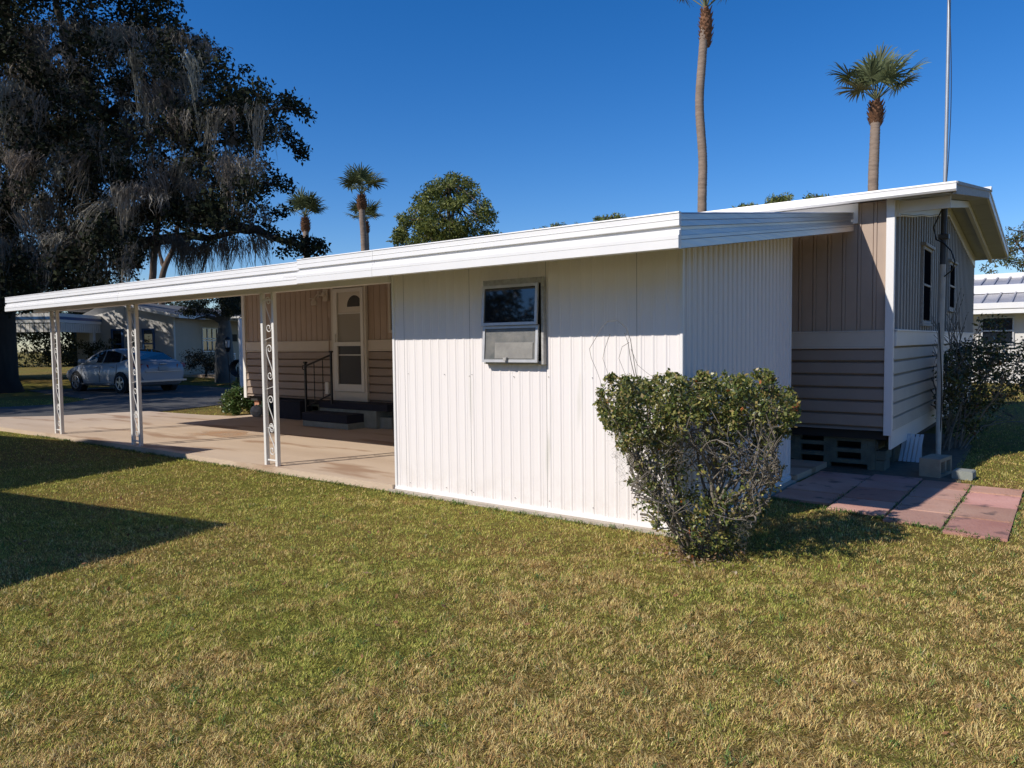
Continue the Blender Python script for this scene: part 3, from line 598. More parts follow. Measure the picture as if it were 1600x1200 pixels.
f = MB(); f.bbox(-12.62, -11.63, 8.68, 8.97, .34, .37, .012); f.build('lid', 'mat', tb)
# leaning ribbed plastic sheet
f = MB()
for k in range(5):
    a = -1.62+.045*k
    f.hexa([(a, 9.78, -.05), (a+.036, 9.78, -.05), (a+.036, 9.80, -.05), (a, 9.80, -.05)], [(a+.03, 9.90, .27-.01*abs(k-2)), (a+.066, 9.90, .27-.01*abs(k-2)), (a+.066, 9.92, .27), (a+.03, 9.92, .27)])
f.box(-1.6, -1.39, 9.89, 9.905, -.05, .24); f.build('splash_block', 'plastic', label='white ribbed plastic splash block leaning under the gable wall', cat='splash block')

# ------------------------------------------------------------------ antenna mast
ms_ = empty('antenna_mast', (-1.27, 10.3, GZ), 'tall grey antenna mast with black cable rising beside the gable wall', 'mast')
f = MB(); f.tube([(-1.27, 10.3, GZ), (-1.268, 10.3, 1.0), (-1.262, 10.3, 2.30)], [.030, .033, .035], 10); f.build('lower_pipe', 'pvc', ms_)
f = MB(); f.tube([(-1.262, 10.3, 2.22), (-1.255, 10.3, 3.12)], .034, 10); f.bbox(-1.50, -1.21, 10.28, 10.32, 3.09, 3.12); f.bbox(-1.31, -1.2, 10.25, 10.35, 2.60, 2.66, .01); f.build('bracket_pipe', 'dkpipe', ms_)
f = MB(); f.tube([(-1.255, 10.3, 3.1), (-1.25, 10.3, 4.2), (-1.245, 10.3, 8.5)], [.021, .020, .019], 10); f.build('upper_pipe', 'pipe', ms_)
f = MB()
f.tube([(-1.27+.03*math.sin(z*2.3), 10.27+.02*math.cos(z*3), z) for z in np.linspace(.0, 1.6, 22)], .007, 6)
f.tube([(-1.25+.045*math.cos(z*1.25+1), 10.27, z) for z in np.linspace(3.2, 8.4, 40)], .0045, 6)
f.tube([(-1.25, 10.26, 3.0), (-1.30, 10.26, 2.9), (-1.36, 10.26, 2.75), (-1.33, 10.26, 2.6), (-1.25, 10.26, 2.55), (-1.17, 10.26, 2.45), (-1.13, 10.26, 2.32), (-1.16, 10.26, 2.22), (-1.24, 10.26, 2.15)], .008, 6)
f.build('cable', 'black', ms_)

# ------------------------------------------------------------------ vegetation helpers
def inpoly(pts, poly):
    x, y = pts[:, 0], pts[:, 1]; n = len(poly); ins = np.zeros(len(pts), bool); j = n-1
    for i in range(n):
        xi, yi = poly[i]; xj, yj = poly[j]
        c = ((yi > y) != (yj > y)) & (x < (xj-xi)*(y-yi)/(yj-yi+1e-9)+xi); ins ^= c; j = i
    return ins
def polydist(p, poly):
    d = 1e9
    for i in range(len(poly)):
        a = np.array(poly[i], float); b = np.array(poly[(i+1) % len(poly)], float); t = np.clip(np.dot(p-a, b-a)/np.dot(b-a, b-a), 0, 1); d = min(d, np.linalg.norm(p-a-t*(b-a)))
    return d
def clump_pts(centers, radii, per, flat=.8, shell=.55):
    out = []
    for c, r in zip(centers, radii):
        n = int(per*r*r); d = unit(n); rad = r*(shell+(1-shell)*rng.random((n, 1)))*rng.uniform(.5, 1.15, (n, 1))
        out.append(np.array(c)+d*rad*np.array([1, 1, flat]))
    return np.concatenate(out)
def limb(mb, pts, r0_, r1_, n=8, jit=.0):
    pts = [np.array(p, float) for p in pts]; fine = []
    for a, b in zip(pts[:-1], pts[1:]):
        for t in (0, .33, .66): fine.append(a+(b-a)*t+rng.normal(size=3)*jit)
    fine.append(pts[-1]); k = len(fine)
    mb.tube(fine, [r0_+(r1_-r0_)*i/(k-1) for i in range(k)], n)

# live oak
OB = far(-12, 612, 25.6); OB[2] = GZ
oak = empty('live_oak', OB.tolist(), 'huge dark live oak draped with grey hanging moss at the far left', 'tree')
outline = [(-650, -500), (250, -420), (330, -200), (300, -60), (282, 0), (285, 30), (300, 48), (345, 62), (362, 95), (398, 103), (418, 132), (428, 148), (452, 150), (470, 160), (486, 178), (482, 188), (462, 182), (446, 178), (440, 192), (462, 208), (480, 226), (472, 242), (456, 232), (438, 214), (424, 235), (428, 262), (462, 290), (452, 298), (424, 300), (428, 318), (448, 338), (424, 350), (440, 362), (500, 372), (512, 386), (482, 402), (470, 410), (436, 412), (424, 385), (395, 380), (392, 402), (380, 372), (335, 378), (332, 402), (318, 376), (250, 372), (228, 398), (212, 448), (100, 478), (-20, 500), (-500, 470)]
cc = []; rad = []
outl = np.array(outline, float)
while len(cc) < 480:
    p = np.array([rng.uniform(-60, 515), rng.uniform(-120, 490)])
    if not inpoly(p[None], outline)[0]: continue
    if math.hypot((p[0]-265)/30, (p[1]-455)/14) < 1: continue
    # keep the sky gaps of the photograph
    if any(math.hypot((p[0]-a)/c, (p[1]-b)/d) < 1.25 for a, b, c, d in ((180, 108, 26, 20), (85, 95, 16, 16), (160, 150, 22, 18), (245, 80, 18, 10), (75, 8, 14, 10), (160, 30, 16, 10), (20, 210, 10, 12), (130, 328, 16, 10), (340, 190, 10, 10), (50, 145, 9, 9), (60, 75, 9, 9), (285, 150, 10, 8))): continue
    dd = polydist(p, outl); dep = rng.uniform(19.5, 30); rmax = dd*dep/F+.16
    r = min(rng.uniform(.55, 1.0), rmax)
    if r < .2: continue
    cc.append(far(p[0], p[1], dep)); rad.append(r)
for k in range(120):                                 # crown beyond the frame
    p = (rng.uniform(-620, -60), rng.uniform(-420, 420)); dep = rng.uniform(16, 32)
    cc.append(far(p[0], p[1], dep)); rad.append(rng.uniform(.9, 1.6))
for k in range(70):
    p = (rng.uniform(-200, 260), rng.uniform(-400, -100)); cc.append(far(p[0], p[1], rng.uniform(18, 32))); rad.append(rng.uniform(.8, 1.4))
for u, v, r_ in ((442, 158, .4), (452, 160, .4), (462, 163, .36), (472, 170, .34), (480, 180, .3), (440, 200, .4), (448, 210, .34), (456, 220, .32), (464, 228, .34), (474, 236, .3), (468, 243, .28), (438, 284, .34), (450, 292, .34), (440, 330, .35), (456, 376, .4), (470, 384, .42), (484, 380, .42), (498, 378, .34), (504, 388, .3), (486, 396, .36)):
    for _ in range(2): cc.append(far(u+rng.normal()*2, v+rng.normal()*2, rng.uniform(23.4, 24.8))); rad.append(r_*1.1)
cc = np.array(cc); rad = np.array(rad)
LP = clump_pts(cc, rad, 330, .75)
bulk('crown', leaves(LP, rng.uniform(.09, .19, len(LP)), .55), 4, 'oakleaf', col_of(len(LP), [(.012, .016, .009), (.022, .028, .013), (.038, .043, .02), (.035, .027, .016)], [.42, .35, .15, .08], .3), oak)
tk = MB(); bp = lambda u, v, d: far(u, v, d)
base = OB.copy(); tk.tube([base+np.array([0, 0, -.1]), base+np.array([.05, 0, .5]), base+np.array([0, .1, 2.5]), base+np.array([-.1, .2, 4.5])], [1.0, .78, .68, .75], 14)
top = base+np.array([-.1, .2, 4.3])
for path, a, b in (([top, bp(40, 440, 25.5), bp(110, 372, 25), bp(225, 325, 24.5), bp(320, 335, 24), bp(400, 365, 24), bp(470, 385, 24)], .55, .06),
                   ([top, bp(10, 330, 26), bp(70, 215, 26), bp(120, 195, 26), bp(165, 190, 25)], .5, .14), ([bp(160, 192, 25.2), bp(135, 150, 25.2), bp(112, 90, 25), bp(90, 10, 25), bp(60, -100, 26)], .17, .07),
                   ([bp(70, 215, 26), bp(40, 110, 27), bp(0, 0, 27), bp(-60, -150, 27)], .3, .08), ([bp(165, 190, 25), bp(260, 150, 24), bp(350, 170, 24), bp(430, 175, 24), bp(470, 172, 24)], .16, .03),
                   ([bp(110, 372, 25), bp(200, 380, 23.5), bp(300, 375, 23), bp(380, 360, 22.5)], .3, .05), ([top, bp(-120, 300, 25), bp(-260, 200, 22), bp(-380, 80, 20)], .55, .1), ([top, bp(-80, 300, 28), bp(-150, 100, 30)], .45, .1),
                   ([bp(225, 325, 24.5), bp(260, 270, 25), bp(330, 230, 25.5), bp(420, 215, 25)], .15, .03), ([bp(40, 110, 27), bp(120, 60, 26), bp(210, 45, 25), bp(270, 20, 25)], .14, .03), ([bp(350, 170, 24), bp(410, 205, 24), bp(465, 228, 24)], .06, .02), ([bp(320, 335, 24), bp(380, 300, 25), bp(440, 292, 25)], .08, .02)):
    limb(tk, path, a, b, 8, .12)
tk.build('trunk', 'bark', oak)
def moss_mesh(anchors, lens, nst, spread, wmin=.004, wmax=.016):
    V = []; Fc = []; C = []; nseg = 6; base_i = 0
    for (a, L_) in zip(anchors, lens):
        shade = rng.uniform(.6, 1.4); ax = rng.normal(size=2)*.10*L_; sp = spread*rng.uniform(.5, 1.5); warm = rng.uniform(.9, 1.1)
        n_ = max(4, int(nst*rng.uniform(.5, 1.3)*(.4+.4*L_)))
        off = rng.normal(size=(n_, 2))*sp; L = L_*(1-np.clip(np.linalg.norm(off, axis=1)/(sp*2.4), 0, .8))*rng.uniform(.35, 1.05, n_)
        w0 = rng.uniform(wmin, wmax, n_); th = rng.uniform(0, PI, n_); ph = rng.uniform(0, 6, (n_, 2)); fq = rng.uniform(4, 11, n_); am = rng.uniform(.015, .05, n_)
        t = np.linspace(0, 1, nseg+1)[None, :, None]
        c = np.zeros((n_, nseg+1, 3)); conv = (1-.55*t)*(1+.5*np.sin(t*3))
        c[..., :2] = off[:, None, :]*conv+ax[None, None]*t+am[:, None, None]*np.sin(ph[:, None, :]+fq[:, None, None]*t)
        c[..., 2] = (-L[:, None]*t[..., 0])+rng.uniform(-.12, .12, (n_, 1))
        c += np.array(a)[None, None]
        dv = np.stack([np.cos(th), np.sin(th), np.zeros(n_)], 1)[:, None, :]*(w0[:, None, None]*((1-t)**.7+.12)*(1+.5*np.sin(ph[:, None, :1]+t*17)))
        q = np.stack([c-dv, c+dv], 2).reshape(n_, -1, 3); V.append(q.reshape(-1, 3))
        k = np.arange(nseg); f0 = np.stack([2*k, 2*k+1, 2*k+3, 2*k+2], 1)
        Fc.append((f0[None]+(base_i+np.arange(n_)*2*(nseg+1))[:, None, None]).reshape(-1, 4)); base_i += n_*2*(nseg+1)
        cl = np.array((.19, .175*warm, .145*warm))*shade; C.append(np.repeat(cl[None]*rng.uniform(.7, 1.25, (n_, 1)), 2*(nseg+1), 0))
    return np.concatenate(V), np.concatenate(Fc), np.concatenate(C)
an = []; ln = []
while len(an) < 560:
    p = np.array([rng.uniform(-30, 430), rng.uniform(30, 400)])
    if not inpoly(p[None], outline)[0] or polydist(p, outl) < 8: continue
    if p[0] > 330 and p[1] < 150: continue
    if not inpoly(np.array([[p[0]+8, p[1]+45.]]), outline)[0] and rng.random() < .8: continue
    if any(math.hypot((p[0]-a)/c, (p[1]-b)/d) < 1 for a, b, c, d in ((180, 100, 22, 24), (85, 88, 14, 16), (160, 140, 18, 22))): continue
    dep = rng.uniform(19.5, 26); an.append(far(p[0], p[1], dep)); L = (rng.uniform(.35, 1.1) if rng.random() < .45 else rng.uniform(1.0, 2.6)) if p[1] < 290 or p[0] < 205 else rng.uniform(.3, .8)
    ln.append(L)
for u, v, L in ((232, 385, 2.0), (250, 375, 1.3), (262, 372, 1.6), (275, 375, 2.3), (290, 378, 2.6), (300, 380, 1.9), (312, 378, 1.4), (325, 380, 2.3), (340, 378, 1.2), (352, 380, 1.7), (365, 375, 2.3), (378, 380, 1.6), (398, 375, 1.4), (412, 372, 1.8), (240, 372, 1.6), (205, 390, 2.4), (185, 395, 2.6), (160, 400, 2.2), (140, 400, 2.0)):
    for _ in range(2): an.append(far(u+rng.normal()*4, v+rng.normal()*5, rng.uniform(22, 24))); ln.append(L*rng.uniform(.6, 1))
Vm, Fm, Cm = moss_mesh(an, ln, 62, .17)
bulk('hanging_moss', Vm, 4, 'moss', Cm, oak, faces=Fm)

# palms -------------------------------------------------------------
def palm(base, pts, r, head, nl, lab, seed, scale=1.0, up=.35, group='tall cabbage palms', dirs=None, plen=.95):
    rg = np.random.default_rng(seed); base = np.array(base, float)
    e = empty('cabbage_palm', base.tolist(), lab, 'palm tree', group)
    tr = MB(); P = [Vector(base+np.array(p)) for p in pts]; fine = []
    for i in range(len(P)-1):
        p0 = P[max(i-1, 0)]; p1 = P[i]; p2 = P[i+1]; p3 = P[min(i+2, len(P)-1)]
        for t in np.linspace(0, 1, 12, endpoint=False):
            fine.append(.5*((2*p1)+(p2-p0)*t+(2*p0-5*p1+4*p2-p3)*t*t+(3*p1-p0-3*p2+p3)*t**3))
    fine.append(P[-1]); n = len(fine)
    rings_n = n*3; pts2 = []; rads = []
    for k in range(rings_n):
        t = k/(rings_n-1)*(n-1); i = min(int(t), n-2); pts2.append(fine[i].lerp(fine[i+1], t-i)); rads.append(r*(1.12-.12*k/rings_n)*(1+.06*(k % 2))*rg.uniform(.98, 1.03))
    tr.tube(pts2, rads, 14); tr.build('trunk', 'palm_bark', e)
    hd = Vector(P[-1]); bt = MB()                       # leaf-base boots: bulging sleeve with overlapping scales
    hb = (1.45 if plen > 1.3 else .85)*scale
    bt.lathe(hd-Vector((0, 0, hb)), [(r*1.02, 0), (r*1.25, .15*hb), (r*1.55, .55*hb), (r*1.5, .8*hb), (r*1.0, 1.0*hb), (r*.5, 1.15*hb)], 14)
    for k in range(90):
        a = k*2.4; z = hb*(.02+.98*k/90); rr_ = r*(1.15+.45*math.sin(PI*min(z/hb, 1)**.8)); c = hd+Vector((math.cos(a)*rr_, math.sin(a)*rr_, z-hb)); o = Vector((math.cos(a), math.sin(a), 0)); s = Vector((-math.sin(a), math.cos(a), 0)); L = .17*scale*rg.uniform(.7, 1.3)
        bt.add([c-s*.07*scale-o*.03, c+s*.07*scale-o*.03, c+s*.03*scale+o*L*.45+Vector((0, 0, L)), c-s*.03*scale+o*L*.45+Vector((0, 0, L))], [(0, 1, 2, 3)])
    bt.build('boot_sleeve', 'boot', e)
    fr = MB(); V = []; C = []; Fq = []
    for k in range(nl):
        if dirs: az, elv, L0 = dirs[k]
        else: az = k*2.399+rg.uniform(-.3, .3); elv = rg.uniform(up-.25, 1.35); L0 = 1
        d = Vector((math.cos(az)*math.cos(elv), math.sin(az)*math.cos(elv), math.sin(elv))); Lp = plen*scale*rg.uniform(.8, 1.12)*L0
        st_ = hd+Vector((0, 0, .12)); mid = st_+d*Lp*.6; end = st_+d*Lp+Vector((0, 0, -.10*Lp))
        fr.tube([st_, mid, end], [.028*scale, .02*scale, .016*scale], 5)
        s = d.cross(Vector((0, 0, 1))); s = s.normalized() if s.length > .05 else Vector((1, 0, 0)); u2 = s.cross(d).normalized()
        nb_ = 30; dd = (end-mid).normalized()
        tint = rg.uniform(.75, 1.3); yel = rg.random() < .12
        for j in range(nb_):
            th = (j/(nb_-1)-.5)*2*2.15+rg.normal()*.03; fold = .35*abs(th)
            bd = (dd*math.cos(th)+s*math.sin(th)+u2*rg.uniform(-.10, .16)-u2*fold*.15).normalized(); L = .95*scale*(1-.25*abs(th)/2.15)*rg.uniform(.82, 1.12)
            wv = bd.cross(u2+s*rg.uniform(-.4, .4)).normalized()*.036*scale
            drp = Vector((0, 0, -1))
            a0 = end; a1 = end+bd*L*.5+drp*.01*L; a2 = end+bd*L*.84+drp*.05*L; a3 = end+bd*L*1.03+drp*.15*L
            b = len(V); V += [a0-wv*.4, a0+wv*.4, a1-wv, a1+wv, a2-wv*.6, a2+wv*.6, a3-wv*.1, a3+wv*.1]
            Fq += [(b, b+1, b+3, b+2), (b+2, b+3, b+5, b+4), (b+4, b+5, b+7, b+6)]
            c0 = np.array((.115, .135, .06))*tint*rg.uniform(.8, 1.25) if not yel else np.array((.16, .15, .07))*rg.uniform(.8, 1.2)
            C += [c0]*4+[c0*1.2]*2+[c0*1.6]*2
    fo_ = fr.build('petioles', mat('petiole', (.13, .14, .06), .6), e)
    bulk('fronds', np.array([tuple(v) for v in V]), 4, 'leaf', np.array(C), e, faces=np.array(Fq))
    return e
def zb(p): q = np.array(p, float).copy(); q[2] = GZ; return q
# tall palm behind the roof: curved trunk
D = 31.0; pb = far(1098, 330, D); pb0 = zb(pb)
tp = [(0, 0, 0)]+[tuple(far(u, v, D)-pb0) for u, v in ((1097, 330), (1098, 250), (1093, 165), (1097, 95), (1103, 18))]
palm(pb0, tp, .165, None, 13, 'tallest cabbage palm with curved trunk rising behind the white roof peak', 11, 1.0, .95, plen=1.55)
D = 28; pb = far(1363, 300, D); pb0 = zb(pb); tp = [(0, 0, 0)]+[tuple(far(u, v, D)-pb0) for u, v in ((1364, 300), (1366, 240), (1369, 162))]
palm(pb0, tp, .165, None, 15, 'cabbage palm with sparse upright fronds left of the antenna mast', 23, 1.0, .5, plen=1.15,
     dirs=[(R(212), R(47), 1.15), (R(200), R(60), .95), (R(120), R(78), 1.25), (R(33), R(46), 1.25), (R(24), R(60), 1.3), (R(300), R(80), .85), (R(70), R(84), 1.3), (R(195), R(50), .75), (R(40), R(40), .9), (R(230), R(30), .7), (R(250), R(66), 1.0), (R(330), R(55), .95), (R(10), R(38), .8), (R(150), R(66), 1.15), (R(55), R(70), 1.25)])
D = 44; pb = far(570, 390, D); pb0 = zb(pb); tp = [(0, 0, 0)]+[tuple(far(u, v, D)-pb0) for u, v in ((569, 390), (566, 340), (565, 307))]
palm(pb0, tp, .17, None, 11, 'taller of the paired cabbage palms left of the round pine', 35, 1.05, .85, plen=.98)
D = 48; pb = far(573, 390, D); pb0 = zb(pb); tp = [(0, 0, 0)]+[tuple(far(u, v, D)-pb0) for u, v in ((573, 390), (572, 365), (571, 348))]
palm(pb0, tp, .15, None, 10, 'shorter of the paired cabbage palms left of the round pine', 47, .95, .7, plen=.98)
D = 46; pb = far(479, 400, D); pb0 = zb(pb); tp = [(0, 0, 0)]+[tuple(far(u, v, D)-pb0) for u, v in ((479, 400), (478, 370), (477, 342))]
palm(pb0, tp, .17, None, 12, 'cabbage palm half hidden by the tip of the mossy oak', 59, 1.05, .8, plen=.98)

# pines --------------------------------------------------------------
def pine(name, lab, cat, base, outline_, D, thick, ncl, rcl, leafs, colr, group=None, trunk=True, trpts=None, mtl='leaf', per=180):
    base = zb(base); e = empty(name, base.tolist(), lab, cat, group)
    O = np.array(outline_, float); lo = O.min(0); hi = O.max(0); cs = []; rs_ = []; tries = 0
    while len(cs) < ncl and tries < 8000:
        tries += 1
        p = rng.uniform(lo, hi)
        if not inpoly(p[None], outline_)[0]: continue
        dd = polydist(p, O); r = min(rng.uniform(*rcl), dd*D/F+.12)
        if r < rcl[0]*.45: continue
        wdt = min(1, dd/((hi[0]-lo[0])*.3)); cs.append(far(p[0], p[1], D+rng.uniform(-1, 1)*thick*(.3+.7*wdt))); rs_.append(r)
    LPp = clump_pts(cs, rs_, per, .7)
    bulk('crown', leaves(LPp, rng.uniform(leafs*.7, leafs*1.3, len(LPp)), .3), 4, mtl, col_of(len(LPp), colr, [.4, .35, .25], .25), e)
    if trunk:
        t = MB(); pth = [base]+[far(u, v, D) for u, v in trpts]; limb(t, pth, .28, .08, 8, .05)
        for c in cs[::3]:
            k = rng.integers(1, len(pth)); a = pth[k]; t.tube([a, (a+c)/2+np.array([0, 0, .2]), c], [.09, .05, .02], 5)
        t.build('trunk', 'pine_bark', e)
    return e
pc = [(.075, .095, .022), (.14, .165, .035), (.23, .24, .06)]
pine('pine_tree', 'round-crowned green pine standing alone behind the carport roof', 'pine tree', far(700, 380, 60), [(612, 388), (610, 362), (622, 350), (618, 335), (640, 325), (635, 312), (655, 300), (668, 280), (690, 270), (715, 270), (738, 277), (750, 292), (770, 300), (775, 325), (780, 345), (778, 370), (795, 372), (790, 400), (620, 405)], 60, 4.5, 150, (.5, 1.1), .33, pc, None, True, [(700, 390), (703, 350), (700, 310), (702, 285)], per=230)
for i, (ol, D, lab, tr_) in enumerate((([(1142, 335), (1148, 320), (1175, 316), (1190, 322), (1192, 345), (1142, 350)], 82, 'lowest dark treetop showing above the roof right of the tall palm', [(1165, 350), (1166, 325)]),
        ([(1188, 330), (1200, 306), (1225, 300), (1240, 306), (1244, 325), (1235, 350), (1190, 350)], 80, 'middle treetop above the white roof right of the tall palm', [(1218, 350), (1218, 310)]),
        ([(1250, 325), (1256, 305), (1275, 298), (1296, 303), (1302, 318), (1290, 340), (1250, 345)], 80, 'rightmost small treetop above the white roof left of the sparse palm', [(1275, 345), (1275, 308)]),
        ([(922, 347), (932, 337), (955, 331), (975, 336), (984, 345), (975, 360), (925, 360)], 90, 'far treetop peeking over the middle of the carport roof', [(955, 365), (955, 340)]),
        ([(820, 361), (850, 351), (870, 348), (915, 349), (930, 360), (860, 375), (818, 372)], 92, 'flat far treetop just over the carport roof right of the round pine', [(860, 375), (862, 355)]))):
    pine('treetop_pine', lab, 'pine tree', far(ol[0][0]+25, 360, D), ol, D, 2.5, 34, (.6, 1.2), .40, pc, 'pine tops beyond the roofs', True, tr_, per=150)
rc = [(.05, .07, .02), (.10, .11, .035), (.13, .105, .055)]
pine('broadleaf_tree', 'yellow-green leafy tree behind the white house at the right edge', 'tree', far(1600, 420, 46), [(1522, 440), (1530, 415), (1550, 400), (1566, 385), (1562, 365), (1578, 352), (1600, 345), (1680, 330), (1760, 380), (1760, 445)], 46, 3.5, 130, (.4, .85), .22, rc, None, True, [(1620, 430), (1630, 380), (1625, 350)], per=260)
# two bare trunks under the oak, crowns mixed into it
for u, D, lab, ol in ((240, 40, 'pale straight trunk standing behind the hanging moss, left of two', [(215, 340), (240, 280), (290, 330), (262, 352)]), (262, 41, 'forked dark trunk standing behind the hanging moss, right of two', [(262, 352), (290, 300), (330, 340), (290, 360)])):
    b0 = zb(far(u-3, 440, D)); e = empty('slender_tree', b0.tolist(), lab, 'tree', 'slender trees behind the oak')
    t = MB()
    if u == 240: limb(t, [b0, far(237, 440, D), far(241, 395, D), far(246, 340, D), far(246, 310, D)], .21, .15, 8, .03)
    else: limb(t, [b0, far(250, 445, D), far(258, 415, D), far(272, 385, D), far(280, 340, D)], .2, .12, 8, .03); limb(t, [far(256, 418, D), far(250, 400, D), far(247, 375, D)], .12, .07, 8, .02)
    t.build('trunk', 'pine_bark', e)
    cs = [far(rng.uniform(ol[0][0], ol[2][0]), rng.uniform(300, 345), D+rng.uniform(-1, 1)) for _ in range(14)]; LPp = clump_pts(cs, [.8]*14, 170)
    bulk('crown', leaves(LPp, .22, .4), 4, 'leaf', col_of(len(LPp), [(.03, .04, .017), (.05, .06, .025)], [.5, .5], .3), e)
# belt of far trees and a hedge behind the neighbours on the left
hedge_c = [(.022, .03, .012), (.035, .045, .017), (.055, .055, .028)]
for i, (ol, D, lab) in enumerate((([(-160, 600), (-160, 360), (-60, 350), (60, 380), (120, 430), (130, 600)], 52, 'dark leafy tree behind the blue-trimmed carport at the left edge'),
        ([(100, 600), (105, 430), (150, 415), (200, 440), (215, 475), (215, 600)], 56, 'dark leafy tree between the blue-trimmed carport and the pale house'),
        ([(210, 520), (225, 462), (280, 455), (330, 460), (400, 452), (520, 440), (600, 440), (640, 520)], 62, 'low dark tree belt hidden behind the far porch'))):
    pine('shade_tree', lab, 'tree', far(ol[0][0]+60, 560, D), ol, D, 3, 130, (.9, 1.7), .34, hedge_c, 'trees behind the far neighbours', False, per=130)

# bushes ---------------------------------------------------------------
def proj(P):
    v = P-CAM; z = v@fw; return np.stack([800+F*(v@RT)/z, 600-F*(v@UP)/z], 1)
LIM = None                                            # silhouette that keeps a shrub's branches together
def grow(mb, p, d, L, r, depth, tips, rg, spread, upb, kids=2, twist=.25, nodes=None):
    pts = [p.copy()]; q = p.copy(); dd = d.copy()
    for k in range(4):
        dd = dd+rg.normal(size=3)*twist*.5+np.array([0, 0, upb]); dd /= np.linalg.norm(dd)
        if LIM is not None and not inpoly(proj((q+dd*L*.3)[None]), LIM)[0]:
            pc_ = proj(q[None])[0]; cxl = 1095; dd = dd+RT*np.clip((cxl-pc_[0])/90, -1.3, 1.3)+np.array([0, 0, .35 if pc_[1] > 640 else -.6]); dd /= np.linalg.norm(dd)
        q = q+dd*L/4; pts.append(q.copy())
    mb.tube(pts, [r*(1-.09*k) for k in range(5)], 5 if r < .006 else 7)
    if nodes is not None: nodes += [pts[2], pts[3], pts[4]]
    if depth == 0: tips.append((q, dd)); return
    for k in range(kids+(rg.random() < .45)):
        nd = dd+rg.normal(size=3)*spread; nd /= np.linalg.norm(nd)
        grow(mb, pts[-1] if k else pts[rg.integers(3, 5)], nd, L*rg.uniform(.62, .88), r*.66, depth-1, tips, rg, spread, upb, kids, twist, nodes)
shape = [(938, 605), (950, 590), (985, 590), (1010, 596), (1045, 582), (1065, 590), (1080, 606), (1092, 582), (1120, 592), (1135, 582), (1165, 590), (1190, 578), (1210, 590), (1225, 602), (1240, 612), (1246, 640), (1235, 670), (1215, 700), (1225, 740), (1200, 790), (1180, 820), (1150, 850), (1095, 872), (1060, 850), (1010, 815), (985, 780), (980, 720), (962, 690), (945, 660), (935, 630)]
LIM = shape
rg = np.random.default_rng(2)
BB = np.array([-2.03, 4.76, GZ])
bush = empty('corner_shrub', BB.tolist(), 'large leggy green shrub with bare grey branches at the shed corner', 'shrub')
mb = MB(); tips = []; nodes = []
cen = np.array([-1.955, 4.72, 0])
for k in range(15):
    a = k*2.39; lean = .35+.5*((k*7) % 5)/5
    d0 = RT*math.cos(a)*lean*1.25+np.array([fw[0], fw[1], 0])*math.sin(a)*lean*.8+np.array([0, 0, 1.0]); d0 /= np.linalg.norm(d0)
    grow(mb, BB+RT*math.cos(a)*.07+np.array([fw[0], fw[1], 0])*.06*math.sin(a), d0, rg.uniform(.30, .42), rg.uniform(.012, .019), 4, tips, rg, .42, .045, 2, .30, nodes)
# thick low limbs seen in the picture
for pts, r in (([(1088, 850), (1060, 815), (1030, 812), (1000, 803)], .018), ([(1095, 850), (1075, 810), (1035, 775), (985, 757)], .017), ([(1090, 840), (1110, 800), (1095, 740), (1085, 690)], .014), ([(1100, 840), (1140, 815), (1150, 780), (1170, 720)], .014)):
    dref = float((BB-CAM)@fw); limb(mb, [far(u, v, dref+.04*k) for k, (u, v) in enumerate(pts)], r, r*.45, 7, .006)
mb.build('branches', 'twig', bush)
TP = np.array([t[0] for t in tips]); ND = np.array(nodes)
dref = float((BB-CAM)@fw)
# leafy upper mass plus scattered sprays lower down
cl = []; cr = []
while len(cl) < 560:
    p = np.array([rg.uniform(935, 1248), rg.uniform(576, 870)])
    if not inpoly(p[None], shape)[0]: continue
    wgt = .9 if p[1] < 672 else (.55 if p[1] < 770 else .75)
    if 1050 < p[0] < 1190 and 655 < p[1] < 780: wgt *= .5
    if rg.random() > wgt: continue
    dd = polydist(p, np.array(shape)); half = .42*(1-.35*max(0, (p[1]-700)/150))
    cl.append(far(p[0], p[1], dref+rg.uniform(-half, half))); cr.append(min(rg.uniform(.045, .10), dd*dref/F+.02))
LPb = []
for c, r in zip(cl, cr):
    n = int(56+rg.integers(0, 25)) if proj(np.array([c]))[0, 1] < 690 else 30
    LPb.append(np.array(c)+unit(n)*r*rng.uniform(.25, 1.1, (n, 1)))
LPb = np.concatenate(LPb)
V = leaves(LPb, rng.uniform(.012, .040, len(LPb)), .55, .6)
cb = col_of(len(LPb), [(.07, .10, .026), (.145, .17, .042), (.29, .27, .075), (.32, .24, .09), (.42, .13, .03)], [.32, .32, .25, .105, .005], .25)
bulk('foliage', V, 4, 'leafgloss', cb, bush)
# fine grey twigs joining the sprays
mb = MB()
for c in cl[::2]:
    k = np.argmin(np.linalg.norm(ND-np.array(c), axis=1)); a = ND[k]; m_ = (a+c)/2+rg.normal(size=3)*.02; mb.tube([a, m_, c], [.0035, .0028, .0018], 4)
for k in range(90):
    p = far(rg.uniform(1000, 1215), rg.uniform(640, 740), dref+rg.uniform(-.35, .3)); d = rg.normal(size=3)*.35+np.array([0, 0, 1]); mb.tube([p, p+d*.07, p+d*.13+rg.normal(size=3)*.015], [.0028, .002, .001], 4)
mb.build('twigs', 'twig', bush)
# orange leaf sprays
on = []
for u, v in ((1238, 640), (1232, 645), (1243, 636), (1215, 620), (1185, 640), (1080, 650), (1088, 825), (1095, 835), (1092, 815), (1080, 830)):
    on.append(far(u, v, dref-.12)+unit(16)*.022)
on = np.concatenate(on); bulk('orange_leaves', leaves(on, .022, .5), 4, 'leafgloss', col_of(len(on), [(.50, .12, .03), (.42, .19, .06)], [.5, .5], .2), bush)
